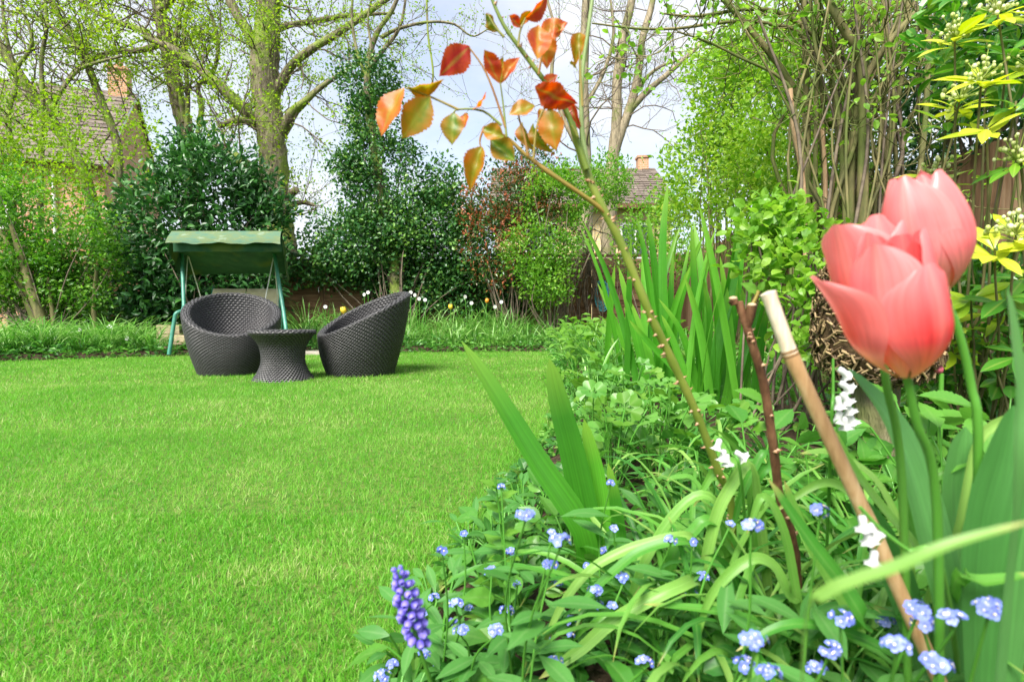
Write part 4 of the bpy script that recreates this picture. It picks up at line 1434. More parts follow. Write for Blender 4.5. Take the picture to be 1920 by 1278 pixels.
# ------------------------------------------------------------------ swing seat and what stands by it
def swing_seat():
    b = P(430, 640, 7.7)
    t = thing('swing_seat', 'green framed garden swing seat with weathered canvas canopy and beige cushions', 'swing seat', (b[0], b[1], 0))
    z0 = .03

    def fl(px, py, D):
        p = P(px, py, D)
        p[2] = z0
        return p
    r = .026
    F = [([P(341, 470, 7.75), P(343, 520, 7.65), P(345, 574, 7.5)], [P(345, 574, 7.5), P(342, 582, 7.42), P(331, 587, 7.36), P(327, 600, 7.34), fl(317, 668, 7.25)], [P(345, 574, 7.5), P(347, 600, 7.8), fl(350, 650, 8.55)]),
         ([P(514, 472, 7.75), P(523, 530, 7.65), P(532, 585, 7.5)], [P(532, 585, 7.5), P(534, 600, 7.44), P(536, 615, 7.38), fl(541, 668, 7.25)], [P(532, 585, 7.5), P(531, 605, 7.8), fl(528, 650, 8.55)])]
    for up, fr, bk in F:
        for nm, pts in (('post', up), ('leg', fr), ('leg', bk)):
            mb = MB()
            mb.tube(cr(pts, 14), r, 10)
            part(nm, mb, M['frame'], t)
    a, c = P(341, 472, 7.75), P(514, 473, 7.75)
    mb = MB()
    mb.tube([a + [-.06, 0, 0], c + [.06, 0, 0]], .022, 10)
    part('crossbar', mb, M['frame'], t)
    # canopy: a sheet tilting down to the back
    A, B = P(322, 433, 7.15), P(527, 433, 7.15)
    C, Dd = P(536, 512, 8.35), P(366, 515, 8.35)
    Dd = P(352, 515, 8.35)
    mb = MB()
    n, m = 15, 25
    V = np.zeros((n, m, 3))
    for i in range(n):
        f = i / (n - 1)
        for j in range(m):
            g = j / (m - 1)
            V[i, j] = (A * (1 - g) + B * g) * (1 - f) + (Dd * (1 - g) + C * g) * f
            V[i, j, 2] -= .05 * math.sin(math.pi * f) * math.sin(math.pi * g) + .006 * math.sin(g * 31 + f * 6)
    cp = MB()
    cp.grid(V)
    can = part('canopy', cp, M['canvas'], t)
    # front valance, faded and curled outwards, over an inner darker one
    mb = MB()
    V = np.zeros((6, 61, 3))
    for i in range(6):
        f = i / 5
        for j in range(61):
            g = j / 60
            p = A * (1 - g) + B * g
            V[i, j] = p + np.array([.06 * f * (g - .5), -.10 * math.sin(f * 1.4), -.175 * f + .010 * f * math.sin(g * 17) + .004 * f * math.sin(g * 41 + 1)])
    mb.grid(V)
    part('front_valance', mb, M['canvas_worn'], can)
    mb = MB()
    V = np.zeros((4, 41, 3))
    for i in range(4):
        for j in range(41):
            g = j / 40
            p = A * (1 - g) + B * g
            V[i, j] = p + np.array([0, .02 + .01 * math.sin(g * 25), -.27 * i / 3])
    mb.grid(V)
    part('inner_valance', mb, M['canvas'], can)
    for (p, q, sx) in ((A, Dd, -1), (B, C, 1)):
        mb = MB()
        V = np.zeros((5, 21, 3))
        for i in range(5):
            for j in range(21):
                g = j / 20
                V[i, j] = p * (1 - g) + q * g + np.array([sx * (.05 * i / 4 + .012 * math.sin(g * 18) * i / 4), 0, -(.22 if sx > 0 else .26) * i / 4 * (1 - .2 * g)])
        mb.grid(V)
        part('side_valance', mb, M['canvas_worn' if sx > 0 else 'canvas'], can)
    for px in (425, 440, 402):
        mb = MB()
        mb.sphere(P(px, 471 if px != 402 else 468, 7.72), .016)
        part('knob', mb, M['whitepaint'], t)
    # hanging seat
    zs = .50
    xl, xr = P(372, 600, 7.9)[0], P(505, 600, 7.9)[0]
    mb = MB()
    for y in (7.55, 8.15):
        mb.tube([[xl, y, zs - .06], [xr, y, zs - .06]], .018, 8)
    for x in (xl, xr):
        mb.tube([[x, 7.55, zs - .06], [x, 8.15, zs - .06], [x, 8.32, zs + .5]], .018, 8)
    part('seat_frame', mb, M['frame'], t)

    def cushion(c, s, rx):
        mb = MB()
        nu, nv = 18, 12
        ca, sa = math.cos(rx), math.sin(rx)
        for sg in (1, -1):
            V = np.zeros((nv, nu, 3))
            for i in range(nv):
                for j in range(nu):
                    u, v = j / (nu - 1) * 2 - 1, i / (nv - 1) * 2 - 1
                    h = s[2] / 2 * (max(0, 1 - abs(u) ** 6) * max(0, 1 - abs(v) ** 6)) ** .5 * (.82 + .18 * math.cos(u * 3.1) * math.cos(v * 3.1))
                    x, y, z = u * s[0] / 2, v * s[1] / 2, sg * h
                    V[i, j] = (c[0] + x, c[1] + y * ca - z * sa, c[2] + y * sa + z * ca)
            mb.grid(V if sg > 0 else V[:, ::-1])
        return mb
    wm = (xr - xl)
    for k in (0, 1):
        xc = xl + wm * (.26 + .5 * k) - .01
        part('seat_cushion', cushion((xc, 7.85, zs), (wm * .49, .56, .12), 0), M['cushion'], t)
        part('back_cushion', cushion((xc, 8.22, zs + .24), (wm * .49, .50, .12), R(72)), M['cushion'], t)
    for (px, py, qx) in ((352, 476, xl), (514, 476, xr)):
        for y in (7.58, 8.2):
            mb = MB()
            a = P(px, py, 7.78)
            mb.tube([a, [qx + (.02 if px > 400 else -.02), y, zs - .05]], .008, 6)
            part('hanger', mb, M['metal'], t)


swing_seat()


def patio():
    o = bpy.data.objects.new('paving', None)
    COL.objects.link(o)
    o["kind"] = 'structure'
    for i in range(5):
        for j in range(2):
            mb = MB()
            x, y = -4.9 + i * .62 + .3, 7.62 + j * .62 + .3
            mb.box((x, y, .012), (.6, .6, .05))
            part('slab', mb, M['paving'], o, smooth=False)


patio()


def small_bits():
    p = P(318, 640, 8.0)
    t = thing('timber_planter', 'weathered square timber planter box beside the swing seat leg', 'planter', (p[0] + .02, 8.1, .03))
    L0 = np.array(t.location)
    for k in range(3):
        for (dx, dy, sx, sy) in ((0, -.15, .34, .03), (0, .15, .34, .03), (-.155, 0, .03, .268), (.155, 0, .03, .268)):
            mb = MB()
            mb.box(L0 + [dx, dy, .065 + k * .132], (sx, sy, .126))
            part('board', mb, M['timber'], t, smooth=False)
    p = P(345, 650, 7.75)
    t = thing('low_stool', 'low wooden plank stool under the swing seat', 'stool', (p[0], 7.75, .037))
    L0 = np.array(t.location)
    mb = MB()
    mb.box(L0 + [.06, 0, .125], (.34, .2, .03))
    part('top', mb, M['timber'], t, smooth=False)
    for dx in (-.06, .18):
        for dy in (-.07, .07):
            mb = MB()
            mb.tube([L0 + [dx, dy, .11], L0 + [dx * 1.2 - .01, dy * 1.2, 0]], .012, 6)
            part('leg', mb, M['post'], t)
    t = thing('stone_block', 'small sandy stone block lying on the low plank stool', 'stone', (p[0] - .02, 7.73, .178))
    L0 = np.array(t.location)
    mb = MB()
    mb.box(L0 + [0, 0, .05], (.16, .11, .1))
    o = part('block', mb, M['stone'], t, smooth=False)
    bv = o.modifiers.new('bevel', 'BEVEL')
    bv.width = .012
    bv.segments = 2
    # garden hose hung on the back fence
    p = P(1128, 540, 10.88)
    t = thing('garden_hose', 'coiled turquoise garden hose hung on the back fence', 'hose', (p[0], 10.88, p[2]))
    for k in range(7):
        a = np.linspace(0, 2 * math.pi, 40)
        rx, rz = .085 + .012 * k, .20 + .016 * k
        mb = MB()
        mb.tube(np.stack([p[0] + rx * np.sin(a) + .01 * rng.normal(), 10.86 - .012 * k + .01 * np.cos(a * 2), p[2] + .12 - rz + rz * np.cos(a)], -1), .011, 6, cap=False)
        part('coil', mb, M['hose'], t)
    mb = MB()
    mb.box((p[0], 10.93, p[2] + .1), (.16, .12, .1))
    part('bracket', mb, M['hose'], t, smooth=False)


small_bits()


# ------------------------------------------------------------------ leaf meshes shared between parts
def oval_leaf(W=.5, curl=.12, fold=.10, n=8, across=5, tipp=1.0, wav=0.0, teeth=0, pos_w=.45, mat='perennial', veins=0.0):
    mb = MB()
    V = np.zeros((n + 1, across, 3))
    par = np.zeros((n + 1, across, 3))
    for i in range(n + 1):
        f = i / n
        w = W * (math.sin(math.pi * f ** (math.log(.5) / math.log(pos_w))) ** tipp) * .5
        w = max(w, .006)
        if teeth:
            w *= 1 - (.10 + .05 * math.sin(i * 2.3)) * (i % 2)
        for j in range(across):
            s = j / (across - 1) * 2 - 1
            V[i, j] = (s * w, f - .02 * abs(s), abs(s) * w * fold * 2 - curl * f * f + wav * math.sin(f * 14 + s * 3) * w + veins * W * math.sin(f * 40 - abs(s) * 8) * (1 - abs(s) * .5) * .02)
            par[i, j] = (.5, f, s)
    mb.grid(V, par)
    return mb.mesh('leaf', M[mat])


def fan_leaf(mat, lobes=3, sub=3, R_=.5):
    """a compound leaf of rounded, notched leaflets on short stalks (columbine, geranium)"""
    mb = MB()
    for k in range(lobes):
        a0 = (k - (lobes - 1) / 2) * (2.1 / max(1, lobes - 1)) if lobes > 1 else 0
        c = np.array([math.sin(a0), math.cos(a0)]) * .42
        m = sub * 6
        V, par = [[c[0] * .55, c[1] * .55, 0]], [[.5, 0, 0]]
        for q in range(m + 1):
            b = (q / m - .5) * 2.4
            r = R_ * (.86 + .2 * abs(math.cos(q / 6 * math.pi))) * (1 - .12 * abs(b))
            d = np.array([math.sin(a0 + b), math.cos(a0 + b)])
            V.append([c[0] * .55 + d[0] * r, c[1] * .55 + d[1] * r, .05 * math.cos(b * 3) - .06 * r])
            par.append([.5, .9, b])
        mb.add(V, [[0, q + 2, q + 1] for q in range(m)], np.array(par))
        mb.ribbon([[0, 0, 0], [c[0] * .3, c[1] * .3, .01], [c[0] * .58, c[1] * .58, 0]], .03, (0, 0, 1), 0)
    return mb.mesh('leaf', M[mat], smooth=False)


LF = {
    'fmn': [oval_leaf(.32, .18, .12, mat='grey_leaf', pos_w=.55), oval_leaf(.36, .30, .08, mat='grey_leaf', pos_w=.5, wav=.1), oval_leaf(.28, .05, .16, mat='grey_leaf', pos_w=.5)],
    'per': [oval_leaf(.55, .2, .1, mat='perennial', wav=.15), oval_leaf(.5, .32, .08, mat='perennial', wav=.1), oval_leaf(.6, .1, .14, mat='perennial', pos_w=.4)],
    'lime': [oval_leaf(.55, .2, .1, mat='lime', wav=.15), oval_leaf(.5, .32, .08, mat='lime', wav=.1)],
    'tooth': [oval_leaf(.5, .22, .10, n=26, mat='perennial', teeth=1, veins=1.0), oval_leaf(.55, .12, .14, n=26, mat='perennial', teeth=1, veins=1.0)],
    'fan': [fan_leaf('perennial'), fan_leaf('lime'), fan_leaf('perennial', 3, 2, .46)],
    'choi': [oval_leaf(.34, .18, .08, mat='choisya', pos_w=.6), oval_leaf(.30, .3, .1, mat='choisya', pos_w=.6), oval_leaf(.36, .06, .14, mat='choisya', pos_w=.55)],
}


def recolor(me, v):
    """copy of a leaf mesh with another place on its colour ramp"""
    m2 = me.copy()
    a = m2.attributes['par']
    n = len(a.data)
    buf = np.zeros(n * 3, np.float32)
    a.data.foreach_get("vector", buf)
    buf = buf.reshape(-1, 3)
    buf[:, 0] = v
    a.data.foreach_set("vector", buf.ravel())
    return m2


CHOI = {v: [recolor(m, v) for m in LF['choi']] for v in (.15, .4, .62, .85)}


# ------------------------------------------------------------------ what a plant stands by
LAND = [('the grape hyacinth', 800, .5), ('the broad iris blades', 1105, .92), ('the foot of the thorny rose cane', 1375, .82), ('the pruned brown stem', 1515, .74), ('the leafy shoot', 935, .86),
        ('the bamboo cane', 1640, .5), ('the tulip stems', 1800, .45), ('the twig planter', 1628, 1.25), ('the golden choisya', 1860, 1.3), ('the dense tall irises', 1340, 2.7), ('the tall irises behind the rose', 1245, 2.9),
        ('the leaning irises', 1205, 3.3), ('the currant bush', 1500, 2.2), ('the many-stemmed shrub', 1590, 3.9), ('the lilac shrub', 1360, 6.6), ('the far corner of the fences', 1230, 9.6), ('the mock orange shrub', 1035, 9.4),
        ('the red tipped bush', 960, 10.0), ('the ivy clad tree', 740, 10.5), ('the yellow tulip', 845, 8.8), ('the orange tulip', 912, 9.0), ('the yellow bloom between the chairs', 645, 8.6), ('the timber planter', 318, 8.1),
        ('the swing seat', 560, 8.0), ('the leaning shrub stems', 90, 8.3), ('the laurel', 250, 9.0), ('the lawn edge', 1060, 5.5), ('the lawn edge by the columbines', 1090, 2.3), ('the lawn edge beyond the irises', 1100, 3.8)]


def by(pos):
    """the nearest thing one can find, for a label"""
    return min(LAND, key=lambda q: math.hypot((q[1] - 960) / 1000 * q[2] - pos[0], q[2] - pos[1]))[0]


# ------------------------------------------------------------------ strap leaved clumps
def strap_path(base, az, L, el0, bend, n=10):
    p = [np.asarray(base, float)]
    el = el0
    for i in range(n - 1):
        ds = L / (n - 1)
        d = np.array([math.cos(az) * math.cos(el), math.sin(az) * math.cos(el), math.sin(el)])
        p.append(p[-1] + d * ds)
        el -= bend * (i + 1) / n * 2 / n
    return np.array(p)


def taper(n, W, a=.12, b=.55):
    t = np.linspace(0, 1, n)
    w = np.minimum(1, .55 + t / a * .45) * np.where(t > b, np.sqrt(np.clip(1 - ((t - b) / (1 - b)) ** 2, 0, 1)), 1)
    return np.maximum(W * w, W * .03)


def strap_clump(name, label, cat, base, n, L, W, mat, el=(1.0, 1.5), bend=(.5, 2.2), spread=.04, split=True, group=None, fold=.18, az=None, b=.55, kids=None):
    t = thing(name, label + ' by ' + by(base), cat, base, group)
    allmb = MB()
    for k in range(n):
        a = rng.uniform(0, 6.283) if az is None else rng.normal(az[0], az[1])
        bb = np.asarray(base, float) + np.array([math.cos(a), math.sin(a), 0]) * spread * rng.uniform(.1, 1)
        bb[2] -= .015
        l = L * rng.uniform(.6, 1.15)
        p = strap_path(bb, a, l, rng.uniform(*el), rng.uniform(*bend), 11)
        if p[:, 2].min() < base[2] - .02:
            p[:, 2] = np.maximum(p[:, 2], base[2] - .01 + .01 * rng.uniform())
        h = np.array([math.cos(a + 1.57 * 0), math.sin(a), .35])
        hint = np.array([-math.cos(a), -math.sin(a), 1.2])
        hint = hint + rng.normal(size=3) * .25
        mb = MB() if split else allmb
        mb.ribbon(p, taper(11, W * rng.uniform(.7, 1.2), b=b), hint, fold=fold, across=3, rnd=rng.uniform(), twist=rng.normal() * .4)
        if split:
            part('leaf', mb, M[mat], t)
    if not split:
        part('foliage', allmb, M[mat], t, kind='stuff')
    return t


# clumps along the far and left bed edges
i = 0
for px in np.arange(-140, 300, 22):
    for row in (0, 1, 2):
        x = (px + rng.normal() * 8 - 960) / 1000
        D = np.interp(px, [-140, 0, 290], [5.9, 6.6, 7.5]) + .08 + row * .5 + rng.uniform(0, .2)
        x = x * D
        strap_clump('daffodil_clump', 'clump of arching narrow bulb leaves', 'plant', (x, D, float(bed_z(x, D))), 40, .58, .013, 'fargrass', el=(.8, 1.45), bend=(1.0, 2.6), spread=.10, split=False, group='bulb foliage clumps on the left bed edge')
for px in np.arange(560, 1060, 24):
    for row in (0, 1, 2):
        D = np.interp(px, [560, 1060], [8.35, 8.6]) + row * .55 + rng.uniform(0, .25)
        x = (px + rng.normal() * 9 - 960) / 1000 * D
        tall = .46 + .17 * row
        strap_clump('bulb_foliage', 'clump of narrow green bulb leaves', 'plant', (x, D, float(bed_z(x, D))), 32, tall, .014, 'fargrass', el=(.9, 1.5), bend=(.5, 2.2), spread=.10, split=False, group='bulb foliage clumps along the back bed')
# right border, mid distance
for k in range(46):
    D = rng.uniform(2.6, 8.0)
    x0 = float(np.interp(D, _XR[:, 0], _XR[:, 1]))
    x = x0 + .12 + rng.uniform(0, 1) ** 1.3 * 1.6
    strap_clump('border_clump', 'clump of arching strap leaves', 'plant', (x, D, float(bed_z(x, D))), 20, rng.uniform(.3, .5), .014, 'fargrass' if k % 2 else 'strap', el=(.8, 1.45), bend=(.6, 2.3), spread=.07, split=False, group='strap leaf clumps in the right border')


# ------------------------------------------------------------------ ground cover (nobody could count it)
def ground_cover():
    mb = MB()
    n = 9000
    y = rng.uniform(.5, 8.6, n) ** 1.0
    x0 = np.interp(y, _XR[:, 0], _XR[:, 1])
    x = x0 + .01 + rng.uniform(0, 1, n) ** 1.6 * np.minimum(2.9, 1.1 + y * .6)
    z = bed_z(x, y)
    h = rng.uniform(0, 1, n) ** 1.4 * np.clip(.05 + .12 * (x - x0), .04, .16)
    pos = np.stack([x, y, z + h], -1)
    ax = rdir(n)
    ax[:, 2] = np.abs(ax[:, 2]) * .5
    cloud(mb, pos, ax, rng.normal(size=(n, 3)) * .4 + [0, 0, 1], rng.uniform(.025, .06, n) * np.clip(.8 + y * .06, .8, 1.3), .6, LEAF_HI, np.clip(.45 + .2 * noise3(pos, 3) + .2 * rng.normal(size=n), 0, 1))
    # far beds
    n = 12000
    x = rng.uniform(-9, 1.5, n)
    y = np.interp(x, _YF[:, 0], _YF[:, 1]) - .02 + rng.uniform(0, 1, n) ** 1.3 * 2.2
    k = y < 10.8
    x, y = x[k], y[k]
    n = len(x)
    pos = np.stack([x, y, bed_z(x, y) + rng.uniform(0, 1, n) ** 1.5 * .16], -1)
    ax = rdir(n)
    ax[:, 2] = np.abs(ax[:, 2]) * .5
    cloud(mb, pos, ax, rng.normal(size=(n, 3)) * .4 + [0, 0, 1], rng.uniform(.05, .1, n), .5, LEAF_LO, np.clip(.4 + .25 * noise3(pos, 2) + .15 * rng.normal(size=n), 0, 1))
    o = structure('ground_cover', mb, M['perennial'], smooth=False, kind='stuff')
    o["label"], o["category"] = 'low green leafy ground cover filling the flower beds', 'ground cover'


ground_cover()


# ------------------------------------------------------------------ leafy perennials
def leafy(name, label, base, n, h, leaf, kind, spread=.12, group=None, cat='plant', stems=True, recol=None, fold_out=.8):
    t = thing(name, label + ' by ' + by(base), cat, base, group)
    base = np.asarray(base, float)
    st = MB()
    for k in range(n):
        a = rng.uniform(0, 6.283)
        rr = spread * math.sqrt(rng.uniform())
        top = base + np.array([math.cos(a) * rr, math.sin(a) * rr, h * rng.uniform(.45, 1.05) * (1 - .35 * rr / spread)])
        b = base + np.array([math.cos(a) * rr * .15, math.sin(a) * rr * .15, -.01])
        st.tube(cr([b, (b + top) / 2 + [0, 0, h * .12], top], 6), .0022 if leaf < .1 else .003, 4, cap=False)
        d = np.array([math.cos(a) * fold_out, math.sin(a) * fold_out, rng.uniform(-.1, .5)]) + rng.normal(size=3) * .3
        me = LF[kind][rng.integers(len(LF[kind]))]
        inst('leaf', me, t, top, d, rng.normal(size=3) * .3 + [0, -.25, 1], leaf * rng.uniform(.65, 1.2))
    part('stalks', st, M['stemgreen'], t)
    return t


def bed(px, D):
    x = (px - 960) / 1000 * D
    return np.array([x, D, float(bed_z(x, D))])


for px, D, kind in ((1110, 2.5, 1), (1180, 2.35, 0), (1130, 2.1, 1), (1230, 2.05, 0), (1180, 1.75, 0), (1270, 1.75, 2), (1110, 1.75, 1), (1240, 1.5, 0), (1330, 1.6, 2), (1150, 1.45, 1), (1080, 3.0, 1), (1170, 3.1, 0)):
    leafy('columbine', 'columbine with rounded notched light green leaves', bed(px, D), 16, .30, .075, 'fan', .15, 'columbines in the right border')
for px, D in ((1090, 6.3), (1150, 5.6), (1200, 4.9), (1110, 5.0), (1060, 7.2), (1170, 6.8), (1240, 6.0), (1130, 4.2), (1290, 4.6), (1220, 4.0), (1080, 5.6), (1130, 6.0), (1190, 5.9), (1100, 7.6), (1150, 7.3), (1260, 5.2), (1160, 3.7)):
    leafy('leafy_perennial', 'bushy lime green leafy perennial', bed(px, D), 42, .50, .10, 'lime', .28, 'lime green perennials in the right border')
for px, D, h in ((1790, .95, .42), (1730, 1.0, .34), (1860, .9, .36), (1680, 1.15, .3), (1600, 1.1, .28), (1540, 1.05, .24), (1420, 1.2, .25), (1340, 1.1, .22), (1490, 1.3, .3), (1890, 1.15, .4)):
    leafy('toothed_leaf_plant', 'plant with large toothed green leaves', bed(px, D), 15, h, .085, 'tooth', .14, 'toothed leaf plants under the tulips')


# ------------------------------------------------------------------ irises
def iris_clump(label, blades, D, W, extra=0, name='iris_clump'):
    p0 = P(blades[0][0][0], blades[0][0][1], D)
    base = np.array([p0[0], D, float(bed_z(p0[0], D))])
    t = thing(name, label, 'iris', base)
    for pts in blades:
        w = W * (pts[-1] if not isinstance(pts[-1], tuple) else 1)
        pp = [q for q in pts if isinstance(q, tuple)]
        dd = D + rng.uniform(-.04, .04) * D
        q = [base + np.array([(pp[0][0] - blades[0][0][0]) / FPX * D, (dd - D) * .5, -.01])] + list(PL(pp, dd))
        if q[1][2] < q[0][2] + .02:
            q = q[:1] + q[2:]
        c = cr(q, 16)
        mb = MB()
        hint = np.array([rng.normal() * .5, -1, .15])
        mb.ribbon(c, taper(16, w, .05, .35), hint, fold=.10, across=5, rnd=rng.uniform(), twist=rng.normal() * .35)
        part('blade', mb, M['iris'], t)
    for k in range(extra):
        bx = base + np.array([rng.normal() * .10, rng.normal() * .08, -.01])
        a = rng.uniform(0, 6.283)
        p = strap_path(bx, a, rng.uniform(.55, 1.1), rng.uniform(1.36, 1.54), rng.uniform(.05, .5), 12)
        mb = MB()
        mb.ribbon(p, taper(12, W * rng.uniform(.6, 1), .05, .35), (rng.normal(), -1, .2), fold=.10, across=5, rnd=rng.uniform(), twist=rng.normal() * .4)
        part('blade', mb, M['iris'], t)
    return t


iris_clump('broad bright green iris blades fanning over the lawn edge',
           [[(1100, 1080), (1088, 990), (1010, 870), (930, 740), (866, 640)], [(1106, 1080), (1100, 985), (1072, 850), (1045, 745), (1030, 672)],
            [(1132, 1080), (1128, 990), (1118, 890), (1095, 785), .75], [(1165, 1080), (1160, 1000), (1152, 930), (1140, 868), .5]], .92, .050)
iris_clump('tall upright iris blades rising behind the thorny rose cane',
           [[(1240, 780), (1225, 600), (1208, 480), (1194, 408)], [(1250, 780), (1238, 600), (1224, 480), (1214, 400)], [(1256, 780), (1246, 600), (1243, 460), (1252, 345)],
            [(1215, 790), (1208, 700), (1185, 600), (1160, 500)], [(1270, 780), (1262, 650), (1258, 560), (1262, 470), .7], [(1236, 780), (1222, 690), (1210, 640), (1180, 560), .8],
            [(1250, 790), (1230, 730), (1200, 690), (1165, 650), .6]], 2.9, .050, 7)
iris_clump('dense clump of tall dark green iris blades left of the pruned brown stem',
           [[(1330, 800), (1345, 650), (1375, 520), (1388, 380)], [(1322, 800), (1310, 650), (1302, 540), (1296, 415)], [(1340, 800), (1368, 640), (1384, 520), (1395, 400)],
            [(1335, 800), (1345, 680), (1340, 560), (1322, 450)], [(1350, 800), (1370, 700), (1365, 600), (1350, 480)], [(1315, 800), (1300, 700), (1275, 620), (1235, 560)],
            [(1355, 800), (1385, 700), (1420, 600), (1440, 520), .8], [(1310, 800), (1290, 720), (1262, 640), (1240, 590), .9], [(1365, 800), (1395, 700), (1400, 620), (1392, 540)],
            [(1345, 800), (1352, 700), (1372, 600), (1380, 470)], [(1325, 800), (1322, 690), (1330, 600), (1318, 520)], [(1300, 800), (1270, 700), (1215, 640), (1180, 600), .7],
            [(1372, 800), (1420, 720), (1470, 660), (1500, 640), .7]], 2.7, .050, 12)
iris_clump('leaning iris blades in the border beyond the columbine leaves',
           [[(1215, 800), (1190, 700), (1160, 620), (1120, 530)], [(1200, 800), (1175, 740), (1140, 690), (1090, 650), .8], [(1225, 800), (1210, 720), (1195, 650), (1170, 575)], [(1190, 800), (1165, 750), (1130, 720), (1060, 690), .6]], 3.3, .045, 8)


# ------------------------------------------------------------------ authored arching strap leaves close to the camera
def strap_group(name, label, base_px, base_D, leaves, mat, cat='plant'):
    b = bed(base_px, base_D)
    t = thing(name, label, cat, b)
    for pts, D, w in leaves:
        q = list(PL(pts, D)) if np.ndim(D) == 0 else [P(a[0], a[1], d) for a, d in zip(pts, D)]
        foot = b + np.array([rng.normal() * .02, rng.normal() * .015, -.01])
        q0 = q[0]
        mid = foot * .35 + q0 * .65 + np.array([0, 0, .03])
        c = cr([foot, mid] + q, 24)
        mb = MB()
        hint = nrm(np.array([rng.normal() * .15, -.75, .9]))
        mb.ribbon(c, taper(24, w * .85, .04, .6), hint, fold=.16, across=5, rnd=rng.uniform(.45, .98), twist=rng.normal() * .3)
        part('leaf', mb, M[mat], t)
    return t


strap_group('bluebell_foliage', 'arching pale green strap leaves bending down in the flower bed', 1420, .80,
            [([(1341, 942), (1305, 930), (1254, 977), (1207, 1058), (1181, 1128), (1154, 1190)], .72, .016),
             ([(1405, 872), (1375, 905), (1345, 960), (1325, 1040), (1312, 1120), (1318, 1235)], .70, .018),
             ([(1330, 975), (1298, 998), (1264, 1037), (1251, 1104), (1241, 1178), (1232, 1270)], .70, .018),
             ([(1290, 1005), (1214, 1018), (1160, 1037), (1104, 1071), (1053, 1135), (1015, 1220)], .68, .015),
             ([(1280, 1015), (1207, 1031), (1160, 1064), (1110, 1110), (1085, 1145)], .66, .015),
             ([(1270, 1100), (1154, 1161), (1087, 1218), (1010, 1272)], .62, .018),
             ([(1400, 880), (1360, 865), (1340, 880), (1300, 950)], .76, .016),
             ([(1300, 900), (1270, 895), (1250, 900)], .85, .014),
             ([(1420, 900), (1440, 870), (1430, 850), (1390, 930), (1370, 1010)], .74, .014)], 'strap')
strap_group('bluebell_foliage', 'green strap leaves lying low across the front of the bed', 1560, .72,
            [([(1560, 1225), (1460, 1180), (1340, 1145), (1207, 1132)], .60, .016), ([(1480, 1120), (1450, 1060), (1400, 1050), (1330, 1120), (1300, 1230)], .60, .015),
             ([(1620, 1170), (1582, 1100), (1515, 1010), (1440, 897)], .46, .018), ([(1500, 1150), (1470, 1000), (1430, 930), (1400, 1000)], .62, .014),
             ([(1700, 1240), (1600, 1190), (1480, 1170), (1380, 1220)], .50, .013), ([(1610, 1180), (1540, 1060), (1500, 980), (1470, 900)], .55, .015)], 'strap')
strap_group('bluebell_foliage', 'blurred green strap leaf arching over the bamboo cane', 1520, .36,
            [([(1507, 1170), (1545, 1114), (1601, 1088), (1680, 1062), (1777, 1021), (1940, 975)], [.19, .18, .175, .17, .165, .16], .0050)], 'strap')
strap_group('bluebell_foliage', 'green strap leaves crossing behind the tulip stems', 1760, .62,
            [([(1740, 1040), (1700, 960), (1760, 890), (1850, 858), (1930, 880)], .52, .011), ([(1720, 1030), (1660, 960), (1600, 880), (1560, 800)], .58, .016), ([(1800, 1080), (1840, 1090), (1940, 1075)], .40, .014),
             ([(1690, 1000), (1640, 900), (1560, 850), (1500, 850)], .62, .014), ([(1650, 1000), (1600, 930), (1540, 905), (1450, 960)], .64, .014), ([(1790, 1000), (1830, 830), (1900, 780), (1960, 760)], .5, .012)], 'strap')
# two blades near the camera at the right
for lab, bx, bD, pts, D, w in (('broad blurred upright leaf blade at the bed edge by the tulips', 1905, .36, [(1905, 900), (1912, 760), (1900, 640), (1888, 540)], .30, .013),):
    strap_group('tulip_foliage', lab, bx, bD, [(pts, D, w)], 'tulipleaf')

# scattered smaller strap clumps to fill the bed round them
for k in range(70):
    px = rng.uniform(1210, 1980)
    D = rng.uniform(.55, 1.5)
    strap_clump('grassy_clump', 'small tuft of narrow green leaves', 'plant', bed(px, D), 15, rng.uniform(.22, .36), .0095, 'strap', el=(.75, 1.45), bend=(1.2, 3.4), spread=.04, split=D < 1.05, group='narrow leaf tufts between the spring flowers')


# ------------------------------------------------------------------ tulips
def petal_mesh(W, H, cup, flare, rn, wob, close=.3):
    """a spoon shaped petal with a broad rounded end; flare bends it out, close curls it in"""
    mb = MB()
    n, m = 17, 13
    V = np.zeros((n, m, 3))
    par = np.zeros((n, m, 3))
    for i in range(n):
        f = i / (n - 1)
        w = W * (.30 + .70 * math.sin(min(1, f / .55) * math.pi / 2)) * math.sqrt(max(.0, 1 - max(0, (f - .42) / .58) ** 5))
        w = max(w, W * .42)
        rad = cup * (math.sin(min(1, f / .5 + .05) * math.pi / 2) ** .7) * (1 - close * max(0, (f - .45) / .55) ** 1.8) + flare * f ** 1.6
        for j in range(m):
            s = j / (m - 1) * 2 - 1
            th = s * w / (cup * 1.1) * .5
            r2 = rad * (1 - .04 * abs(s) ** 2) + .0014 * math.exp(-(s / .16) ** 2) * f
            ru = .0016 * math.sin(s * 4 + f * 4 + wob) * f
            V[i, j] = ((r2 + ru) * math.sin(th), -(r2 + ru) * math.cos(th), H * f - .0055 * s * s * f ** 3 + .0018 * math.sin(s * 5 + wob) * max(0, f - .6))
            par[i, j] = (rn, f, s)
    mb.grid(V, par)
    return mb


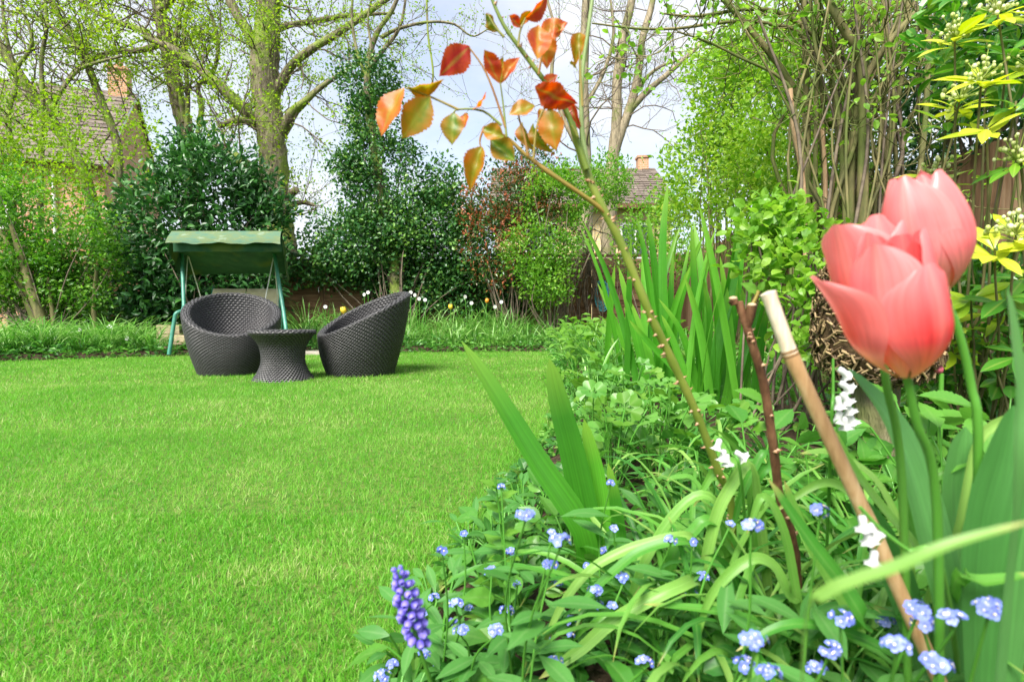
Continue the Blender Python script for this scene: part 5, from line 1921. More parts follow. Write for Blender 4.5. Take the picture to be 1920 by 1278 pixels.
def tulip(label, base, axis, H, cup, stem, azs, flares, spin=0.0, hs=(1,) * 6, close=(.3,) * 6):
    base = np.asarray(base, float)
    foot = stem[-1]
    t = thing('tulip', label, 'tulip', foot)
    ax = nrm(axis)
    x = nrm(np.cross([0, 1.0, 0], ax))
    y = np.cross(ax, x)
    Rm = np.stack([x, y, ax], -1)
    for k, (a, fl) in enumerate(zip(azs, flares)):
        inner = k >= 3
        mb = petal_mesh(cup * (2.55 if not inner else 2.1), H * hs[k], cup * (1 if not inner else .86), fl, rng.uniform(.1, .95), rng.uniform(0, 6), close[k])
        V = np.concatenate(mb.v)
        ca, sa = math.cos(a + spin), math.sin(a + spin)
        V = V @ np.array([[ca, -sa, 0], [sa, ca, 0], [0, 0, 1]]).T
        mb.v = [V @ Rm.T + base]
        o = part('petal', mb, M['petal'], t)
        sd = o.modifiers.new('smooth', 'SUBSURF')
        sd.levels = sd.render_levels = 1
    mb = MB()
    mb.tube(cr([base + ax * .004] + list(stem), 18), np.linspace(.0027, .0036, 18), 10)
    part('stem', mb, M['stemgreen'], t)
    return t


def leaf_blade(t, pts, D, w, mat='tulipleaf', hint=(0.1, -.8, .5), fold=.14):
    q = PL(pts, D) if np.ndim(D) == 0 else np.array([P(a[0], a[1], d) for a, d in zip(pts, D)])
    c = cr(q, 22)
    n = np.linspace(0, 1, 22)
    wid = w * np.clip(np.sin(np.pi * np.clip(n * .9 + .1, 0, 1)) ** .6, .03, 1)
    mb = MB()
    mb.ribbon(c, wid, hint, fold=fold, across=7, rnd=rng.uniform(.2, .9), twist=rng.normal() * .15)
    part('leaf', mb, M[mat], t)


def bdn(px, D):
    b = bed(px, D)
    return b


T1 = tulip('open coral pink tulip in front, its left petal flaring outwards', P(1700, 706, .36), (-.20, -.06, 1), .097, .0285,
           [P(1718, 790, .365), P(1758, 980, .385), bdn(1800, .44)], [.16, 2.2, -1.95, 1.2, -.95, 3.2], [.003, .002, .017, .002, .005, .003],
           hs=(.78, .98, .80, 1.0, .96, 1.03), close=(.22, .35, -.05, .35, .25, .35))
leaf_blade(T1, [(1800, 1330), (1770, 1130), (1735, 980), (1700, 860), (1655, 770), (1590, 690)], [.46, .46, .47, .48, .49, .5], .042)
leaf_blade(T1, [(1830, 1340), (1835, 1120), (1850, 980), (1880, 860), (1900, 760)], [.42, .42, .42, .42, .42], .045)
T2 = tulip('taller coral pink tulip with rounded closed petals behind the open one', P(1758, 552, .42), (-.30, -.04, 1), .097, .0300,
           [P(1790, 600, .42), P(1820, 720, .425), P(1834, 880, .43), bdn(1850, .5)], [.75, 2.85, -.95, 1.8, -2.0, -.1], [.001, .002, .001, .0, .0, .0],
           hs=(.97, 1.0, .99, 1.0, 1.0, .96), close=(.48, .48, .48, .55, .55, .55))
leaf_blade(T2, [(1880, 1300), (1890, 1120), (1905, 980), (1925, 840), (1960, 740)], [.48, .48, .48, .48, .48], .045)
leaf_blade(T2, [(1850, 1300), (1810, 1100), (1790, 960), (1795, 860), (1810, 800)], [.52, .52, .52, .52, .52], .05)
T3 = tulip('pale topped pink tulip mostly hidden behind the open tulip', P(1652, 620, .42), (-.14, 0, 1), .088, .026,
           [P(1662, 720, .42), P(1692, 920, .44), bdn(1740, .5)], [.9, 2.6, -1.2, 1.7, -.3, 3.4], [.002, .006, .012, .004, .002, .004],
           hs=(.95, 1.0, .98, 1.0, 1.02, 1.0), close=(.25, .3, .1, .3, .3, .3))
leaf_blade(T3, [(1740, 1300), (1690, 1120), (1640, 1000), (1590, 920)], [.55, .55, .55, .55], .04)

# ------------------------------------------------------------------ rose, pruned stem, bamboo
mb = MB()
mb.tube([[0, -.001, .0004], [0, .0012, .0002], [0, .0042, .0], [0, .0074, -.0018]], [.0034, .0022, .0011, .0002], 6)
THORN = mb.mesh('thorn', M['thorn'])


def thorns(t, path, rr, n, sc=1.0, f0=0, f1=1):
    for k in range(n):
        i = int(rng.uniform(f0, f1) * (len(path) - 2))
        tg = nrm(path[i + 1] - path[i])
        o = nrm(np.cross(tg, rng.normal(size=3)))
        inst('thorn', THORN, t, path[i] + (path[i + 1] - path[i]) * rng.uniform() + o * rr[i] * .9, o, -tg, sc * rng.uniform(.7, 1.25))


ROSE_LEAF = {}
for v in (.08, .25, .42, .6, .78, .95):
    ROSE_LEAF[v] = [recolor(oval_leaf(w_, c_, f_, n=26, across=7, mat='roseleaf', teeth=1, pos_w=p_, wav=u_), v) for w_, c_, f_, p_, u_ in ((.72, .20, .14, .50, .06), (.58, .42, .42, .46, .12), (.64, -.18, .30, .52, .10), (.78, .30, .05, .46, .14))]


def rose():
    D = .66
    foot = bed(1380, .82)
    t = thing('rose_bush', 'thorny leaning rose cane with orange and red young leaves', 'rose', foot)
    c = [foot] + [P(a, b, d) for a, b, d in ((1372, 960, .78), (1345, 880, .75), (1308, 780, .72), (1262, 680, .70), (1215, 580, .68), (1166, 460, .67), (1125, 380, .66), (1092, 300, .66), (1072, 230, .66))]
    path = cr(c, 60)
    rr = np.interp(np.linspace(0, 1, 60), [0, .15, .5, .85, 1], [.0060, .0058, .0055, .0048, .0042])
    rr = rr * (1 + .05 * np.sin(np.arange(60) * 1.7) + .09 * (np.arange(60) % 13 == 0))
    mb = MB()
    mb.tube(path, rr, 14, rnd=.5, lump=.02)
    part('cane', mb, M['rosecane'], t)
    thorns(t, path, rr, 80, .78, .05, .85)
    up = cr(PL([(1100, 318), (1086, 275), (1070, 228), (1052, 192), (1012, 140), (976, 92), (946, 50), (925, 5), (915, -25)], .65), 26)
    mb = MB()
    mb.tube(up, np.interp(np.arange(26), [0, 7, 25], [.0040, .0036, .0016]), 10, rnd=.15)
    part('shoot', mb, M['rosecane'], t)
    thorns(t, up, np.full(26, .003), 10, .55, .3, .9)
    second = cr(PL([(1108, 345), (1102, 310), (1092, 250), (1090, 190), (1094, 120), (1104, 50), (1113, -20)], .67), 24)
    mb = MB()
    mb.tube(second, np.linspace(.0032, .0022, 24), 10, rnd=.3)
    part('shoot', mb, M['paleshoot'], t)
    left = cr(PL([(1134, 398, .66), (1112, 380, .656), (1072, 352), (1022, 318), (985, 290), (950, 258), (908, 238)], .65), 26)
    mb = MB()
    mb.tube(left, np.linspace(.0032, .0018, 26) * (1 + .3 * np.exp(-((np.arange(26) - 12) / 1.2) ** 2)), 10, rnd=.3)
    part('shoot', mb, M['rosetwig'], t)
    tw = [[(990, 293), (982, 250), (972, 215), (985, 200)], [(1000, 300), (1006, 240), (1020, 205), (1030, 205)], [(950, 258), (944, 200), (938, 155)], [(948, 240), (925, 170), (905, 125), (880, 90)],
          [(940, 235), (905, 208), (860, 205), (850, 212)], [(860, 206), (810, 183), (760, 165)], [(1010, 140), (1015, 100), (1010, 60)], [(972, 88), (975, 60), (985, 35)], [(945, 70), (928, 50), (915, 28)],
          [(908, 238), (900, 262), (902, 280)], [(1060, 205), (1045, 175), (1030, 160)], [(1092, 200), (1088, 130), (1086, 90)], [(1072, 235), (1085, 260), (1080, 240)]]
    for w in tw:
        mb = MB()
        q = cr(PL(w, .64), 10)
        mb.tube(q, np.linspace(.0016, .0009, 10), 6, rnd=rng.uniform())
        part('leaf_stalk', mb, M['rosetwig'], t)
    LL = [((757, 166), (702, 245), .60, .62, 0), ((765, 163), (826, 171), .42, .64, 1, 75), ((806, 182), (755, 257), .25, .62, 0), ((851, 211), (845, 267), .30, .64, 0, 0, 1.15), ((872, 212), (868, 236), .6, .645, 0),
          ((880, 88), (828, 138), .95, .64, 1), ((936, 156), (904, 95), .78, .63, 0), ((938, 156), (950, 106), .25, .645, 0), ((940, 156), (968, 97), .6, .65, 1), ((976, 52), (951, 30), .78, .64, 0, 0, 1.2),
          ((1010, 48), (1003, 124), .78, .62, 0), ((1018, 60), (1030, 118), .42, .66, 1), ((1012, 66), (1064, 34), .60, .64, 1, 40), ((1012, 70), (1058, 58), .25, .65, 0), ((985, 35), (1037, 0), .95, .66, 1, 70),
          ((975, 48), (998, 20), .42, .67, 0), ((1018, 162), (1044, 138), .6, .65, 0, 0, 1.2), ((1004, 163), (1073, 206), .95, .62, 1, 40), ((1002, 198), (954, 208), .25, .64, 0, 0, 1.1), ((1030, 203), (1038, 279), .42, .63, 0),
          ((1012, 205), (1032, 262), .6, .66, 1), ((905, 240), (950, 262), .25, .64, 0, 0, 1.1), ((920, 262), (970, 308), .08, .65, 0, 0, 1.1), ((903, 276), (874, 347), .25, .62, 1), ((1086, 62), (1080, 110), .25, .68, 1),
          ((1082, 130), (1064, 120), .08, .68, 0), ((886, 206), (919, 183), .60, .64, 1, 80), ((980, 230), (985, 280), .08, .66, 1, 50), ((1000, 232), (1018, 290), .25, .67, 1, 55), ((1070, 190), (1078, 240), .95, .67, 1, 50), ((910, 28), (925, 62), .25, .66, 1, 60)]
    for L in LL:
        (a, b, v, d, k) = L[:5]
        tilt = L[5] if len(L) > 5 else rng.uniform(-25, 25)
        pa, pb = P(a[0], a[1], d), P(b[0], b[1], d - .01)
        y = pb - pa
        ln = np.linalg.norm(y)
        n0 = np.array([0, -1, .15])
        s = np.cross(nrm(y), n0)
        z = n0 * math.cos(R(tilt)) + s * math.sin(R(tilt))
        vv = min(ROSE_LEAF, key=lambda q: abs(q - v))
        wf = L[6] if len(L) > 6 else 1.0
        inst('leaf', ROSE_LEAF[vv][k + 2 * int(rng.integers(2))], t, pa, y, z + rng.normal(size=3) * .25, ln * .98, ln * .90 * wf)


rose()


def pruned_stem():
    foot = bed(1520, .74)
    t = thing('pruned_rose_stem', 'brown pruned rose stem with a forked cut top and thorns', 'rose', foot)
    c = [foot] + [P(a, b, d) for a, b, d in ((1490, 1035, .68), (1462, 930, .66), (1449, 830, .64), (1432, 720, .63), (1412, 650, .62), (1398, 605, .62), (1385, 566, .62))]
    path = cr(c, 50)
    rr = np.linspace(.0056, .0048, 50) * (1 + .06 * np.sin(np.arange(50) * 2.1))
    mb = MB()
    mb.tube(path, rr, 12, lump=.05)
    part('stem', mb, M['brownstem'], t)
    thorns(t, path, rr, 32, .75, .1, .85)
    for pts in ([P(1400, 615, .62), P(1407, 590, .615), P(1409, 574, .612)], [P(1378, 570, .62), P(1374, 562, .62)]):
        mb = MB()
        mb.tube(pts, [.0046] + [.0056] * (len(pts) - 1), 10, lump=.05)
        s = part('spur', mb, M['brownstem'], t)
        mb = MB()
        e = pts[-1]
        mb.sphere(e + [0, -.001, .0015], .0052, 8, 5, sc=(1, 1, .5))
        part('cut_end', mb, M['cutwood'], s)
    mb = MB()
    mb.tube(cr(PL([(1409, 574), (1418, 556), (1422, 545)], .61), 6), .0022, 6)
    part('shoot', mb, M['rosetwig'], t)
    for a, b in (((1420, 548), (1398, 532)), ((1421, 546), (1432, 530))):
        pa, pb = P(*a, .61), P(*b, .605)
        inst('leaf', LF['lime'][0], t, pa, pb - pa, (0, -1, .4), np.linalg.norm(pb - pa) * 1.2)


pruned_stem()


def bamboo():
    a, b = P(1440, 549, .46), P(1730, 1205, .455)
    foot = b + (b - a) * ((.06 - b[2]) / (b[2] - a[2]))
    t = thing('bamboo_cane', 'pale brown bamboo cane leaning between the rose and the tulips', 'cane', foot)
    top, n1 = a, P(1481, 662, .459)
    n2 = P(1632, 985, .457)
    r = .0062

    def seg(p, q, m, flare=True):
        mb = MB()
        n = 9
        f = np.linspace(0, 1, n)[:, None]
        rr = r * (1 + .10 * np.exp(-((f[:, 0] - 0) / .04) ** 2) + .10 * np.exp(-((f[:, 0] - 1) / .04) ** 2))
        mb.tube(p + (q - p) * f, rr, 18)
        part('internode', mb, M[m], t)
    seg(top, n1, 'caneold')
    seg(n1, n2, 'cane')
    seg(n2, foot, 'cane')
    for p in (n1, n2):
        d = nrm(foot - a)
        mb = MB()
        mb.tube([p - d * .0035, p - d * .002, p, p + d * .002, p + d * .0035], [r * 1.04, r * 1.14, r * 1.05, r * 1.13, r * 1.02], 18)
        part('node_ring', mb, M['canenode'], t)
    mb = MB()
    d = nrm(a - foot)
    mb.tube([a - d * .001, a + d * .0006], [r * .93, r * .5], 18)
    part('cut_end', mb, M['cutwood'], t)


bamboo()


# ------------------------------------------------------------------ twiggy basket planter behind the tulips
def twig_planter():
    D = 1.25
    c = P(1645, 560, D)
    z0 = float(bed_z(c[0], D))
    cz = .50
    t = thing('twig_planter', 'round planter of coarse woven brown twigs hidden behind the tulips', 'planter', (c[0], D, z0))
    prof = np.array([[.05, .395], [.085, .41], [.115, .45], [.125, .51], [.122, .57], [.112, .62], [.105, .66]])
    prof = cr(prof, 30)
    mb = MB()
    ph = np.arange(40) / 40 * 2 * math.pi
    V = np.stack([c[0] + prof[:, None, 0] * np.cos(ph), D + prof[:, None, 0] * np.sin(ph), prof[:, None, 1] + 0 * ph], -1)
    mb.grid(V, closed=True)
    part('liner', mb, M['coir'], t)
    n = 2200
    i = rng.uniform(0, 29, n)
    r = np.interp(i, np.arange(30), prof[:, 0]) + rng.uniform(.002, .014, n)
    z = np.interp(i, np.arange(30), prof[:, 1])
    a = rng.uniform(0, 6.283, n)
    tw = MB()
    for k in range(n):
        da = rng.uniform(.05, .16)
        dz = rng.normal() * .012
        rn = rng.uniform()
        q = [[c[0] + r[k] * math.cos(a[k] + s * da), D + r[k] * math.sin(a[k] + s * da), z[k] + s * dz] for s in (-.5, 0, .5)]
        tw.tube(q, rng.uniform(.0014, .0034), 4, rnd=rn, cap=False)
    part('twigs', tw, M['straw'], t, kind='stuff')
    mb = MB()
    a = np.linspace(0, 2 * math.pi, 50)
    mb.tube(np.stack([c[0] + .108 * np.cos(a), D + .108 * np.sin(a), .66 + .006 * np.sin(a * 7)], -1), .006, 8, cap=False, lump=.1)
    part('rim', mb, M['deadwood'], t)
    mb = MB()
    mb.tube(cr([[c[0], D, z0 - .02], [c[0] + .01, D, .22], [c[0], D, .41]], 8), [.05, .045, .04, .04, .04, .04, .045, .05], 10, lump=.08)
    part('stand', mb, M['bark'], t)


twig_planter()


# ------------------------------------------------------------------ golden choisya on the right
def choisya():
    base = np.array([1.22, 1.42, float(bed_z(1.22, 1.42))])
    t = thing('choisya_bush', 'golden green choisya bush with cream flower buds beside the tulips', 'shrub', base)
    shoots = [(1790, 70, 1.30, 1, .85), (1870, 25, 1.25, 1, .85), (1800, 185, 1.30, 1, .85), (1840, 150, 1.2, 1, .85), (1775, 225, 1.35, 0, .62), (1850, 235, 1.2, 0, .85), (1905, 190, 1.2, 0, .4), (1890, 95, 1.3, 0, .4),
              (1905, 300, 1.2, 1, .62), (1905, 440, 1.15, 1, .85), (1865, 465, 1.15, 0, .85), (1820, 560, 1.25, 0, .62), (1790, 600, 1.3, 0, .62), (1845, 630, 1.3, 0, .62), (1890, 555, 1.2, 0, .15), (1912, 650, 1.2, 0, .15), (1785, 650, 1.35, 0, .62),
              (1752, 335, 1.45, 1, .62), (1940, 130, 1.25, 1, .62), (1970, 300, 1.25, 1, .85), (1965, 520, 1.25, 0, .62), (1950, 30, 1.3, 1, .85), (1860, 530, 1.35, 0, .15), (1820, 480, 1.4, 0, .15), (1880, 700, 1.3, 0, .15), (1800, 700, 1.4, 0, .15), (1930, 600, 1.3, 0, .4), (1850, 80, 1.45, 0, .15), (1980, 420, 1.3, 0, .4), (1990, 150, 1.4, 0, .15), (1930, 470, 1.4, 0, .15)]
    for (px, py, D, bud, v) in shoots:
        tip = P(px, py, D)
        mid = base * .45 + tip * .55 + np.array([rng.normal() * .05, rng.normal() * .05, -.05])
        st = cr([base + rng.normal(size=3) * [.05, .04, 0], mid, tip], 12)
        mb = MB()
        mb.tube(st + rng.normal(size=(12, 3)) * .006 * np.linspace(1, 0, 12)[:, None], np.linspace(.0045, .0022, 12), 6, rnd=rng.uniform())
        part('stem', mb, M['stembark'], t)
        d = nrm(st[-1] - st[-3])
        d = nrm(d + np.array([-.15, -.35, .25]))
        for k in range(8):
            a = k / 8 * 6.283 + rng.normal() * .25
            x = nrm(np.cross(d, [0.3, .2, 1]))
            y = np.cross(d, x)
            ax = (x * math.cos(a) + y * math.sin(a)) * rng.uniform(.7, 1.0) + d * rng.uniform(.1, .7) + np.array([0, 0, -.15])
            vv = v if rng.uniform() < .75 else min(CHOI, key=lambda q: abs(q - (v - .22)))
            inst('leaf', CHOI[vv][rng.integers(3)], t, st[-1] - d * rng.uniform(0, .03), ax, d + rng.normal(size=3) * .2 + [0, -.2, .3], rng.uniform(.06, .098))
        if bud:
            mb = MB()
            for k in range(34):
                q = tip + d * .022 + rng.normal(size=3) * [.020, .016, .017]
                mb.sphere(q, rng.uniform(.0030, .0052), 7, 5, par=rng.uniform(), sc=(1, 1, 1.25))
                mb.tube([tip, q], .0010, 4, rnd=.1, cap=False)
            part('flower_buds', mb, M['bud'], t)
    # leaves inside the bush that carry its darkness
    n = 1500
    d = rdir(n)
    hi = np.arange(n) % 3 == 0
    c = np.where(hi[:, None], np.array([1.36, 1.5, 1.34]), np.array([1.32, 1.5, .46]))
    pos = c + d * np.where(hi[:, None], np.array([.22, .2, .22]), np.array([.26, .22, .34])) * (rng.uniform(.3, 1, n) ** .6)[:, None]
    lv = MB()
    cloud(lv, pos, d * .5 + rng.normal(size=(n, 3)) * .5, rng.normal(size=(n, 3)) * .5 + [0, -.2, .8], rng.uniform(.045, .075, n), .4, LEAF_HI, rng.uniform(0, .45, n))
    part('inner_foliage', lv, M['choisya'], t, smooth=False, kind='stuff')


choisya()
shrub('fence_creeper', 'tangle of green leaved twigs at the foot of the board fence', M['bushgreen'], (2.6, 3.0, .08),
      [((2.5, 3.1, .55), (.6, .5, .4)), ((1.9, 2.9, .45), (.4, .4, .3)), ((2.9, 2.6, .45), (.4, .5, .35)), ((2.2, 3.4, .8), (.5, .4, .3))],
      3200, .055, .6, clump=8, cr_=.07, tmpl=LEAF_HI, stems=40, stem_r=.008, thr=-.2, rn=(.0, .8))
shrub('currant_bush', 'light green small bush left of the twig planter', M['bushgreen'], bed(1500, 2.2),
      [E(1475, 480, 2.2, 60, .2, 70), E(1500, 560, 2.1, 50, .2, 60), E(1450, 420, 2.3, 40, .18, 40), E(1520, 620, 2.0, 60, .2, 50)],
      900, .05, .7, clump=7, cr_=.045, tmpl=LEAF_HI, stems=24, stem_r=.006, thr=-.15, nscale=4, rn=(.3, 1))


# ------------------------------------------------------------------ forget-me-nots
def flower_mesh(petals, r, mats, eye=True, cup=.15, name='flower'):
    mb = MB()
    for k in range(petals):
        a = k / petals * 2 * math.pi
        c = np.array([math.cos(a), math.sin(a), 0]) * r * .55
        V, par = [c + [0, 0, r * cup * .4]], [[.6, .5, 0]]
        for q in range(7):
            b = q / 7 * 2 * math.pi
            o = np.array([math.cos(a + b) * r * .45, math.sin(a + b) * r * .45, 0])
            o[2] = r * cup * (1 if math.cos(b) > 0 else -.4)
            V.append(c + o)
            par.append([.4, 1, 0])
        mb.add(V, [[0, 1 + q, 1 + (q + 1) % 7] for q in range(7)], np.array(par))
    if eye:
        mb.sphere((0, 0, r * .1), r * .2, 6, 4, mi=1)
    return mb.mesh(name, mats)


FMN = [recolor(flower_mesh(5, .0042, [M['blue'], M['eye']]), .35), recolor(flower_mesh(5, .0040, [M['blue'], M['eye']]), .6), recolor(flower_mesh(5, .0045, [M['blue'], M['eye']]), .8)]

CL = [(985, 965, 40), (1050, 1015, 45), (1035, 1000, 22), (1045, 1095, 26), (970, 1095, 14), (815, 1120, 26), (855, 1130, 28), (880, 1140, 16), (795, 1150, 16), (850, 1165, 22), (930, 1180, 36), (915, 1210, 18), (858, 1215, 15),
      (795, 1225, 25), (822, 1245, 16), (735, 1245, 22), (718, 1266, 36), (870, 1000, 13), (1040, 1240, 36), (1207, 1243, 40), (1190, 1260, 22), (1258, 1012, 26), (1298, 1015, 20), (1408, 985, 45), (1368, 983, 13), (1537, 957, 42),
      (1415, 1200, 58), (1395, 1245, 48), (1440, 1262, 52), (1468, 1235, 32), (1718, 1142, 55), (1790, 1162, 62), (1852, 1140, 66), (1680, 1208, 58), (1755, 1245, 66), (1145, 905, 9), (1150, 990, 15), (940, 912, 12), (1070, 1190, 12), (1100, 1060, 12)]

_r2 = np.random.default_rng(21)
CL += [(float(_r2.uniform(820, 1320)), float(_r2.uniform(1030, 1270)), float(_r2.uniform(18, 34))) for _ in range(20)]
CL += [(float(_r2.uniform(1340, 1900)), float(_r2.uniform(1120, 1270)), float(_r2.uniform(34, 54))) for _ in range(8)]


def forget_me_nots():
    used = [False] * len(CL)
    D = [float(np.clip(.021 * 1000 / s, .36, .95)) for _, _, s in CL]
    D = [d if s > 30 else float(np.clip(rng.uniform(.62, .85), .6, .9)) for d, (_, _, s) in zip(D, CL)]
    plants = []
    for a in range(len(CL)):
        if used[a]:
            continue
        grp = [a]
        used[a] = True
        for b in range(a + 1, len(CL)):
            if not used[b] and len(grp) < 4 and math.hypot(CL[a][0] - CL[b][0], CL[a][1] - CL[b][1]) < 75 and abs(D[a] - D[b]) < .2:
                grp.append(b)
                used[b] = True
        plants.append(grp)
    for grp in plants:
        pts = [P(CL[k][0], CL[k][1], D[k]) for k in grp]
        m = np.mean(pts, 0)
        foot = np.array([m[0] + rng.normal() * .02, m[1] + .03, 0])
        foot[2] = float(bed_z(foot[0], foot[1]))
        t = thing('forget_me_not', 'forget-me-not with %s by %s' % (('one blue flower head', 'two blue flower heads', 'three blue flower heads', 'four blue flower heads')[len(grp) - 1], by(foot)), 'flower', foot, 'forget-me-nots along the front of the bed')
        for k, p in zip(grp, pts):
            if p[2] < foot[2] + .03:
                p[2] = foot[2] + .03
            size = CL[k][2] * D[k] / 1000
            mid = foot * .5 + p * .5 + np.array([rng.normal() * .015, rng.normal() * .015, .02])
            st = cr([foot, mid, p - [0, 0, size * .3]], 10)
            cm = MB()
            cm.tube(st, np.linspace(.0018, .0011, 10), 5, rnd=.5, cap=False)
            nf = int(np.clip(size / .0021, 3, 12))
            fl = []
            for q in range(nf):
                d = rdir(1, .9)[0]
                d[1] -= .35
                d = nrm(d)
                fp = p + d * np.array([1, .7, .55]) * size * .42
                cm.tube([p - [0, 0, size * .3], fp], .0006, 3, cap=False)
                fl.append((fp, d))
            cl = part('flower_head', cm, M['stemgreen'], t)
            for fp, d in fl:
                x = nrm(np.cross(d, rng.normal(size=3)))
                inst('flower', FMN[rng.integers(3)], cl, fp, x, d + rng.normal(size=3) * .15, rng.uniform(.85, 1.25))
        h = np.mean([p[2] for p in pts]) - foot[2]
        for q in range(11):
            a = rng.uniform(0, 6.283)
            z = foot[2] + h * rng.uniform(.05, .8)
            f = (z - foot[2]) / max(h, .01)
            pos = foot * (1 - f) + m * f
            pos[2] = z
            inst('leaf', LF['fmn'][rng.integers(3)], t, pos, (math.cos(a), math.sin(a) - .15, rng.uniform(.0, .7)), (0, -.2, 1), rng.uniform(.04, .07))


forget_me_nots()
for k in range(26):
    D = rng.uniform(.60, 1.4)
    x = float(np.interp(D, _XR[:, 0], _XR[:, 1])) + .05 + rng.uniform(0, 1) ** 1.6 * (.5 + .4 * D)
    b = np.array([x, D, float(bed_z(x, D))])
    leafy('leafy_tuft', 'low tuft of soft oval green leaves', b, 15, .13, .055, 'fmn' if k % 3 else 'per', .08, 'soft leafy tufts among the forget-me-nots')


def leafy_shoot():
    b = bed(935, .86)
    t = thing('leafy_shoot', 'upright leafy green shoot taller than its neighbours at the lawn edge', 'plant', b)
    top = P(928, 892, .84)
    st = cr([b, b * .5 + top * .5 + [.01, 0, 0], top], 14)
    mb = MB()
    mb.tube(st, np.linspace(.003, .0015, 14), 6)
    part('stem', mb, M['stemgreen'], t)
    for k in range(40):
        f = k / 39
        a = k * 2.4
        p = st[min(13, int(f * 13))]
        inst('leaf', LF['fmn' if k % 2 else 'lime'][k % 2], t, p, (math.cos(a), math.sin(a), .25 + .5 * f), (0, -.3, 1), (.062 * (1 - .55 * f)) * rng.uniform(.8, 1.15))
    for dx in (-.05, .045, .09):
        q = cr([b, b + [dx * .6, .01, .07], b + [dx, .02, .14]], 8)
        mb = MB()
        mb.tube(q, .0018, 5)
        part('stem', mb, M['stemgreen'], t)
        for k in range(14):
            a = k * 2.4
            inst('leaf', LF['fmn'][k % 3], t, q[min(7, k // 2)], (math.cos(a), math.sin(a), .35), (0, -.3, 1), rng.uniform(.04, .06))


leafy_shoot()


# ------------------------------------------------------------------ grape hyacinth, white bluebells, far flowers
def grape_hyacinth():
    top, bot = P(748, 1068, .44), P(800, 1255, .47)
    foot = bed(900, .56)
    t = thing('grape_hyacinth', 'violet blue grape hyacinth spike leaning over the lawn edge', 'flower', foot)
    st = cr([top, P(765, 1140, .45), bot, P(850, 1400, .51), foot], 26)
    mb = MB()
    mb.tube(st, np.linspace(.0014, .0024, 26), 7)
    part('stem', mb, M['stemgreen'], t)
    mb = MB()
    prof = [(0, .0), (.35, .12), (.5, .4), (.46, .7), (.28, .9), (.32, 1.0)]
    ph = np.arange(8) / 8 * 6.283
    V = np.array([[[r * math.cos(a), z, r * math.sin(a)] for a in ph] for r, z in prof])
    pr = np.zeros(V.shape)
    pr[..., 0] = .5
    pr[..., 1] = np.array([z for _, z in prof])[:, None]
    mb.grid(V, pr, closed=True)
    bell = [recolor(mb.mesh('floret', M['violet']), v) for v in (.3, .6, .9)]
    axis = nrm(top - bot)
    x = nrm(np.cross(axis, [0, 1.0, .2]))
    y = np.cross(axis, x)
    n = 52
    for k in range(n):
        f = k / (n - 1)
        ln = .078
        c = top - axis * (f * ln)
        a = k * 2.39996
        rad = .0035 + .0052 * min(1, f * 3) * (1 if f < .75 else 1 - (f - .75) * 1.2)
        o = x * math.cos(a) + y * math.sin(a)
        if f > .78 and rng.uniform() < .35:
            continue
        inst('floret', bell[rng.integers(3)], t, c + o * rad * .5, o * 1.0 + np.array([0, 0, -.55 * f + .3 * (1 - f)]), axis, .0046 + .0034 * min(1, f * 2.2))


grape_hyacinth()

mb = MB()
_ph = np.arange(12) / 12 * 6.283
_pf = [(.10, 0), (.20, .10), (.23, .35), (.22, .6), (.27, .8), (.42, .96), (.50, .98)]
_V = np.array([[[r * (1 + (.18 * math.cos(a * 6) if z > .7 else 0)) * math.cos(a), z * .9, r * (1 + (.18 * math.cos(a * 6) if z > .7 else 0)) * math.sin(a)] for a in _ph] for r, z in _pf])
mb.grid(_V, None, closed=True)
BELL = mb.mesh('bell', M['white'])


def white_bluebell(label, stem, D, bells, sz, footpx, footD):
    foot = bed(footpx, footD)
    t = thing('white_bluebell', label, 'flower', foot)
    q = cr(list(PL(stem, D)) + [foot], 20)
    mb = MB()
    mb.tube(q, np.linspace(.0014, .0024, 20), 6)
    part('stem', mb, M['stemgreen'], t)
    for (px, py, dx, dy) in bells:
        p = P(px, py, D)
        i = np.argmin(np.linalg.norm(q - p, axis=1))
        mb = MB()
        mb.tube([q[i], p], .0007, 4)
        part('flower_stalk', mb, M['stemgreen'], t)
        d = P(px + dx, py + dy, D) - p
        inst('bell', BELL, t, p, d, (0, -1, .2), sz)


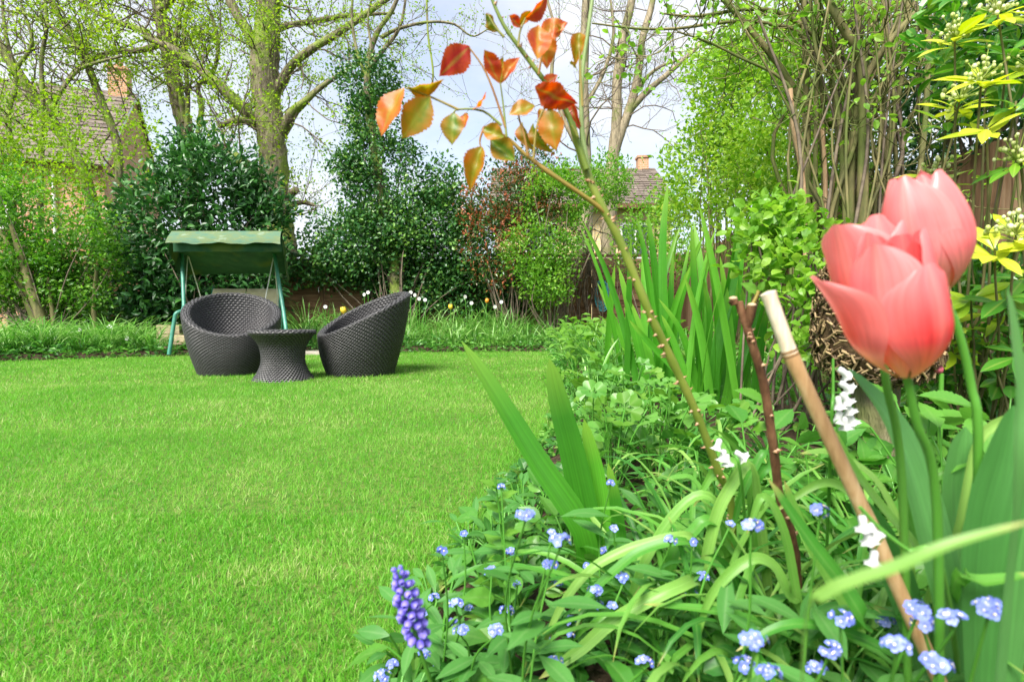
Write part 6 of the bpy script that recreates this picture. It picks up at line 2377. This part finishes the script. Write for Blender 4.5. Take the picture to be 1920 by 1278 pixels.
white_bluebell('white bluebell spike hanging beside the bamboo cane top', [(1562, 672), (1562, 740), (1558, 820)], .62, [(1572, 690, 10, 8), (1574, 716, 14, 10), (1578, 735, 10, 16), (1584, 752, 8, 16), (1570, 742, 3, 18), (1590, 772, 6, 14), (1575, 770, -4, 16), (1582, 780, 3, 16)], .017, 1560, .78)
white_bluebell('white bluebell flowers beside the foot of the thorny cane', [(1352, 818), (1372, 850), (1390, 900)], .68, [(1350, 822, -3, 10), (1358, 842, -4, 22), (1378, 846, 12, 8), (1362, 850, 2, 18)], .017, 1420, .85)
white_bluebell('drooping white bluebell flowers in front of the bamboo cane', [(1612, 950), (1650, 990), (1700, 1030), (1770, 1080)], .40, [(1616, 965, 3, 18), (1622, 990, 4, 12), (1640, 1030, -2, 22), (1628, 980, 8, 14)], .013, 1850, .55)

NARC = flower_mesh(6, .035, [M['white'], M['yellow']], cup=.1, name='flower')


def far_flower(name, label, px, py, D, me, sc, group=None):
    p = P(px, py, D)
    foot = np.array([p[0] + rng.normal() * .02, D + .02, float(bed_z(p[0], D))])
    t = thing(name, label, 'flower', foot, group)
    mb = MB()
    mb.tube(cr([foot, (foot + p) / 2 + [.01, 0, 0], p], 8), .005, 5)
    part('stem', mb, M['stemgreen'], t)
    inst('flower', me, t, p, (rng.normal() * .3, .2, 1), (rng.normal() * .3, -1, .3), sc)


for k, (px, py) in enumerate(((768, 556), (778, 553), (786, 560), (797, 562), (764, 566), (683, 552), (690, 548), (770, 548), (940, 566), (928, 575), (872, 556), (884, 568), (610, 575), (205, 612), (150, 618), (238, 634))):
    D = 8.9 if px > 300 else 7.4
    far_flower('white_narcissus', 'small white narcissus flower standing above the bulb leaves', px, py, D, NARC, .95, 'white narcissi in the back bed')


def cup_flower(mat):
    mb = MB()
    for k in range(6):
        pm = petal_mesh(.055, .065, .026, .004, .5, k)
        a = k * math.pi / 3
        V = np.concatenate(pm.v) @ np.array([[math.cos(a), -math.sin(a), 0], [math.sin(a), math.cos(a), 0], [0, 0, 1]]).T
        pm.v = [V]
        mb.add(V[:, [0, 2, 1]] * [1, 1, -1], np.concatenate(pm.quad), np.concatenate(pm.par))
    return mb.mesh('flower', M[mat])


CUPY, CUPO = cup_flower('yellow'), cup_flower('orange')
far_flower('yellow_tulip', 'bright yellow tulip in the back bed beyond the right chair', 845, 580, 8.8, CUPY, 1.3)
far_flower('yellow_tulip', 'large yellow bloom low between the two tub chairs', 645, 588, 8.6, CUPY, 1.7)
far_flower('orange_tulip', 'single orange tulip in the back bed under the red tipped bush', 912, 568, 9.0, CUPO, 1.2)
far_flower('pink_primula', 'small pink flower low behind the tulip stems', 1765, 700, 1.15, cup_flower('pink'), .32)
